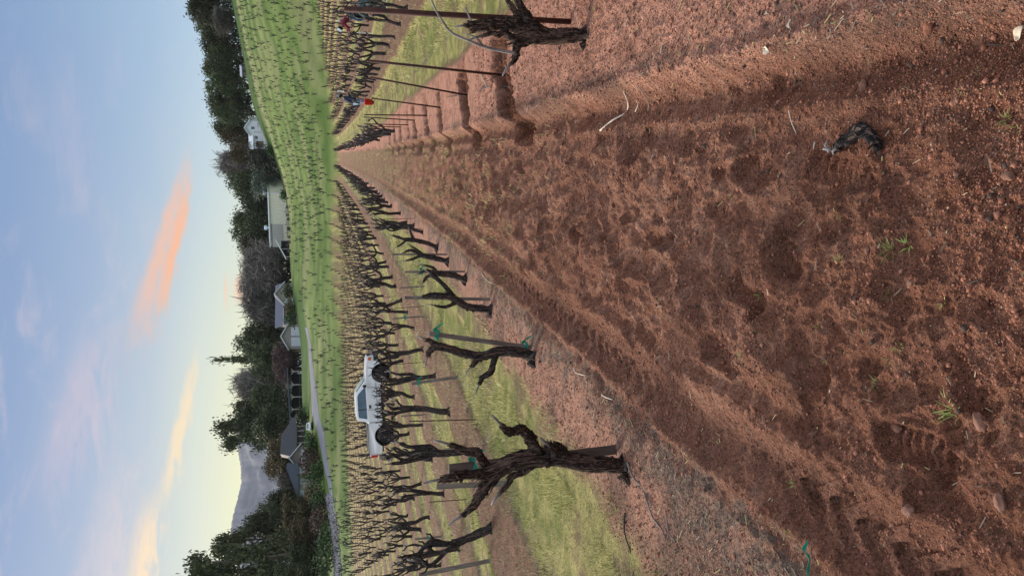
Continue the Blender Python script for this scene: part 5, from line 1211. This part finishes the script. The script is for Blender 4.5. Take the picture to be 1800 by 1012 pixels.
# cut vine stump
S = on(1480, 258); pts = [(1474,268,.013),(1484,256,.017),(1494,250,.020),(1503,246,.021),(1515,232,.023),(1526,230,.024),(1540,238,.022),(1550,254,.018),(1556,260,.015)]
P = [on(v, y, .018+.012*sin(i*.9)) for i, (v, y, r) in enumerate(pts)]; O = P[4].copy(); q, rr = smooth([p_-O for p_ in P], [t_[2]*.78 for t_ in pts], 5); r0 = random.Random(3)
root = empty('vine_cutting', O); mb = MB(); mb.tube(q, rr, 16, .28, r0, ridges=3); shag(mb, r0, q, rr, 60, .03)
for i in (4, 9, 14, 20, 28): a = np.array([r0.gauss(0,1), r0.gauss(0,1), r0.random()]); a /= np.linalg.norm(a); mb.tube([q[i], q[i]+a*rr[i]*1.5], [rr[i]*.7, rr[i]*.4], 8, .2, r0)
mb.build('stem', [VB, STRIP], root, True)
for (v0, y0_), (v1, y1_) in (((1474,268),(1470,246)),((1478,264),(1464,262)),((1486,262),(1476,272))): MB().tube([on(v0, y0_, .03)-O, on((v0+v1)/2, (y0_+y1_)/2, .04)-O, on(v1, y1_, .03)-O], [.005,.004,.0025], 6, .15, r0).build('spur', CANE, root, True)
tag(root, 'thick dark twisted piece of cut vine lying on the tilled soil', 'vine cutting')
# green tape on the ground
P = [on(1437, 950, .012), on(1436, 964, .022), on(1433, 978, .014), on(1431, 996, .018), on(1428, 1016, .012)]; O = P[0].copy(); mb = MB(); V = []
for i, p_ in enumerate(P): w = np.array([.0065, .001, .006*sin(i*1.7)]); V += [p_-O-w, p_-O+w]
mb.add(V, [(2*i, 2*i+1, 2*i+3, 2*i+2) for i in range(4)]); tag(mb.build('tie_tape', TIE, None), 'bright green tie tape lying on the berm at the left edge', 'tape'); bpy.data.objects['tie_tape'].location = O
so_ = bpy.data.objects['tie_tape'].modifiers.new('s', 'SOLIDIFY'); so_.thickness = .0008
# grass tufts sprouting in the soil
BL = leafmat('grass_blades', (.11,.17,.035), (.34,.40,.12))
def blades(rng, n, cx, cy, spread, L, w, up=.7):
    V = []; T = []
    for i in range(n):
        a = rng.random()*6.28; q = rng.random()**.5*spread; x, y = cx+cos(a)*q, cy+sin(a)*q; z = z1(x, y)-.003 if n < 200 else 0; l = L*(.5+.8*rng.random()); a2 = a+rng.normal()*.6; lean = rng.random()*(1.2-up)+.15
        d = np.array([cos(a2)*lean, sin(a2)*lean, up]); d /= np.linalg.norm(d); s = np.array([-sin(a2), cos(a2), 0])*w/2; p0 = np.array([x, y, z]); p1 = p0+d*l*.55; p2 = p1+(d+np.array([cos(a2)*.35, sin(a2)*.35, -.3]))*l*.45
        V += [p0-s, p0+s, p1+s*.8, p1-s*.8, p2+s*.1, p2-s*.1]; T += [rng.random()]*6
    V = np.array(V); k = len(V)//6; F = (np.arange(k)[:, None]*6+np.array([[0,1,2,3]])); F2 = (np.arange(k)[:, None]*6+np.array([[3,2,4,5]])); return V, np.concatenate([F, F2]), np.array(T)
tufts = [(1578,440,.045,34,'largest bright grass tuft in the middle of the tilled soil'),(1598,432,.035,16,'leaning grass sprig touching the largest tuft'),(1484,376,.022,14,'small dark green tuft above the largest one'),(1495,462,.045,14,'sparse yellowish sprawling grass near a boot print'),
         (1582,520,.022,12,'small green tuft left of the boot prints'),(1600,610,.030,12,'thin green sprig low in the middle'),(1775,210,.028,20,'bright green tuft near the right bottom corner'),(1795,228,.02,10,'tiny green tuft beside the right bottom tuft'),(1713,126,.020,9,'small pale green sprig in the upper right soil'),
         (1707,162,.020,8,'pale sprout beside the little grey stone'),(1545,675,.03,12,'yellow-green tuft left of centre in the soil'),(1690,722,.06,18,'long pale straw-like tuft in the lower left'),(1565,635,.025,10,'thin sprig near the lower middle'),(1525,48,.014,7,'tiny bright sprout near the top right corner'),
         (1071,17,.035,16,'small leafy green weed on the berm near the photo edge'),(903,133,.03,12,'little green weed at the edge of the widest trench'),(1450,575,.022,8,'sparse sprig between two prints'),(1343,520,.03,12,'sparse greenish sprig left of a boot print'),(1338,622,.03,12,'yellowish sprig on the ridge'),(1678,530,.022,10,'small green sprig near the bottom middle'),
         (1385,850,.03,14,'green weed beside the left wheel track'),(1400,935,.02,9,'tiny weed near the green tape'),(1448,632,.02,8,'small sprig low left of centre'),(1290,345,.02,8,'pale sprig beside the upper boot print')]
for i, (v, y, L, n, lab) in enumerate(tufts):
    c = on(v, y); rng = np.random.default_rng(i+50); V, F, Tn = blades(rng, n, c[0], c[1], L*.3, L*.8, .0026, .55); V = V-c; o = fastmesh('grass_tuft', V, F, BL, Tn[:, None]*np.ones(3)); o.location = c; tag(o, lab, 'grass tuft', 'grass tufts in the tilled soil')
# mown alley grass
GB = leafmat('alley_grass', (.12,.15,.035), (.62,.55,.24))
def meadow():
    rng = np.random.default_rng(77); out = []
    spec = [(3.0, 7, 170000, .05, .004), (7, 14, 170000, .06, .007), (14, 30, 110000, .08, .015), (30, 70, 50000, .11, .033)]
    VV, TT = [], []
    for r0_, r1_, n, L, w in spec:
        az = np.radians(rng.uniform(-33, 15, n)); r = r0_+(r1_-r0_)*rng.random(n)**.8; x, y = r*np.sin(az), r*np.cos(az)
        near, strip, rb, lb, brown, edge, other, d = masks(x, y); p = other*(1-brown)*(.55+.9*edge)*ss(.34, .58, fbm(x*2.2, y*1.2, 88))*(1-.75*ss(.50, .66, fbm(x*3.3, y*2.1, 66, 5, .6))); p = np.maximum(p, strip*.16*ss(.5, .66, fbm(x*8, y*4, 70))*ss(4, 9, r)); p = np.maximum(p, lb*ss(-1.75, -2.0, x)*.5*ss(.4, .6, fbm(x*5, y*5, 89))); p = np.maximum(p, other*brown*.07)
        k = rng.random(n) < p; x, y, r = x[k], y[k], r[k]; m = len(x); z = Z(x, y)-.004
        a = rng.random(m)*6.28; l = L*(.4+.9*rng.random(m)); ln = .25+.8*rng.random(m); dx, dy = np.cos(a)*ln, np.sin(a)*ln; nn = np.sqrt(dx**2+dy**2+1); sx_, sy_ = -np.sin(a)*w/2, np.cos(a)*w/2
        p0 = np.stack([x, y, z], 1); dd = np.stack([dx/nn, dy/nn, 1/nn], 1)*l[:, None]; s = np.stack([sx_, sy_, 0*sx_], 1)
        VV.append(np.stack([p0-s, p0+s, p0+dd], 1).reshape(-1, 3)); t = np.clip(.5+2.4*(fbm(x*1.6, y*.8, 90)-.5)+.7*(rng.random(m)-.5), 0, 1); TT.append(np.repeat(t, 3))
    V = np.concatenate(VV); T_ = np.concatenate(TT); F = np.arange(len(V)).reshape(-1, 3)
    o = fastmesh('grass', V, F, GB, T_[:, None]*np.ones(3)); tag(o, 'short yellow-green grass covering the alleys between the vine rows', 'grass', kind='stuff')
meadow()
# crumbs of soil
def crumbs():
    rng = np.random.default_rng(5); n = 90000; az = np.radians(rng.uniform(-34, 22, n)); r = 1.1*np.exp(rng.random(n)*np.log(9/1.1)); x, y = r*np.sin(az), r*np.cos(az)
    near, strip, rb, lb, brown, edge, other, d = masks(x, y); tr = troughs(x, y)
    cl = ss(.45, .7, fbm(x*3, y*3, 93)); p = np.clip(strip*.32*(.3+cl*2)+rb*.6+lb*.45+tr*.9+strip*ss(-.1, .25, x)*.5, 0, 1); k = rng.random(n) < p; x, y, r = x[k], y[k], r[k]; m = len(x); z = Z(x, y)
    s = (.0018+.0014*r/2)*(.5+rng.random(m))*np.where(rng.random(m) < .03, 1.6+2.0*rng.random(m), 1); s = np.minimum(s, .009+.001*r)
    base = np.array([(1,0,0),(-1,0,0),(0,1,0),(0,-1,0),(0,0,1),(0,0,-1)], float); V = base[None]*s[:, None, None]*(.7+.6*rng.random((m, 6, 1)))*np.array([1,1,.75]); a = rng.random(m)*6.28
    c, q = np.cos(a)[:, None], np.sin(a)[:, None]; V = np.stack([V[..., 0]*c-V[..., 1]*q, V[..., 0]*q+V[..., 1]*c, V[..., 2]], -1)+np.stack([x, y, z+s*.35], 1)[:, None]
    f = np.array([(0,2,4),(2,1,4),(1,3,4),(3,0,4),(2,0,5),(1,2,5),(3,1,5),(0,3,5)]); F = (np.arange(m)[:, None, None]*6+f[None]).reshape(-1, 3)
    t = rng.random(m); C = np.array([.22,.095,.060])[None]*(1-t[:, None])+np.array([.36,.175,.12])[None]*t[:, None]; dk = rng.random(m) < .12; C[dk] = (.08,.06,.05); pl = (rng.random(m) < .02)&(s < .0035); C[pl] = (.42,.34,.28)
    m_ = bpy.data.materials.new('soil_crumbs'); m_.use_nodes = True; t_ = NT(m_.node_tree); at = t_.n.new('ShaderNodeAttribute'); at.attribute_name = 'tint'; b = t_.n['Principled BSDF']; b.inputs['Roughness'].default_value = .95; b.inputs['Specular IOR Level'].default_value = .1; t_.l.new(at.outputs['Color'], b.inputs['Base Color'])
    o = fastmesh('soil_crumbs', V.reshape(-1, 3), F, m_, np.repeat(C, 6, 0)); tag(o, 'loose crumbs and clods of reddish soil on the strip and berms', 'soil', kind='stuff')
crumbs()
def litter():       # bits of bark, straw and leaf
    rng = np.random.default_rng(15); n = 22000; az = np.radians(rng.uniform(-34, 22, n)); r = 1.1*np.exp(rng.random(n)*np.log(16/1.1)); x, y = r*np.sin(az), r*np.cos(az)
    near, strip, rb, lb, brown, edge, other, d = masks(x, y); gb = gau(x+1.45, .2)+gau(x-.47, .08); p = np.clip(strip*.06+rb*.12+lb*.25+gb*.6*ss(.35, .6, fbm(x*4, y*2, 94)), 0, 1)*.8; k = rng.random(n) < p; x, y, r = x[k], y[k], r[k]; m = len(x); z = Z(x, y)+.004
    a = rng.random(m)*6.28; L = (.003+.016*rng.random(m)**3)*(1+r*.16); w = .00045*(1+rng.random(m)*1.6)*(1+r*.2); d_ = np.stack([np.cos(a)*L, np.sin(a)*L, rng.normal(size=m)*.003], 1); s = np.stack([-np.sin(a)*w, np.cos(a)*w, 0*a], 1); c = np.stack([x, y, z], 1); h = np.array([0,0,.0015])
    V = np.stack([c-d_-s, c-d_+s, c+d_+s, c+d_-s, c-d_+h*2, c+d_+h*2], 1).reshape(-1, 3); f = np.array([(0,1,2),(0,2,3),(0,4,5),(0,5,3),(1,2,5),(1,5,4)]); F = (np.arange(m)[:, None, None]*6+f[None]).reshape(-1, 3)
    t = rng.random(m); C = np.where(t[:, None] < .45, np.array([.10,.085,.075])[None], np.where(t[:, None] < .8, np.array([.36,.29,.21])[None], np.array([.34,.32,.15])[None]))
    o = fastmesh('litter', V, F, bpy.data.materials['soil_crumbs'], np.repeat(C, 6, 0)); tag(o, 'scraps of bark, straw and leaf scattered over the soil', 'litter', kind='stuff')
litter()
# ------------------------------------------------------------------ air
HAZE = True
if HAZE:
    zb = -4.5; zt = 460
    o = MB().box((0, 0, (zb+zt)/2), (9000, 9000, zt-zb)).build('haze', []) if False else None
    me = bpy.data.meshes.new('haze'); mb = MB().box((0, 0, (-12+zt)/2), (6400, 6400, zt+12)); me.from_pydata(mb.v, [], mb.f); ho = bpy.data.objects.new('haze', me); COL.objects.link(ho); tag(ho, kind='stuff')
    hm = bpy.data.materials.new('haze_air'); hm.use_nodes = True; hn = hm.node_tree; hn.nodes.clear(); ov = hn.nodes.new('ShaderNodeOutputMaterial'); pvn = hn.nodes.new('ShaderNodeVolumePrincipled')
    pvn.inputs['Color'].default_value = (.86,.90,1,1); pvn.inputs['Density'].default_value = .00004; pvn.inputs['Anisotropy'].default_value = .1; hn.links.new(pvn.outputs[0], ov.inputs['Volume']); me.materials.append(hm)
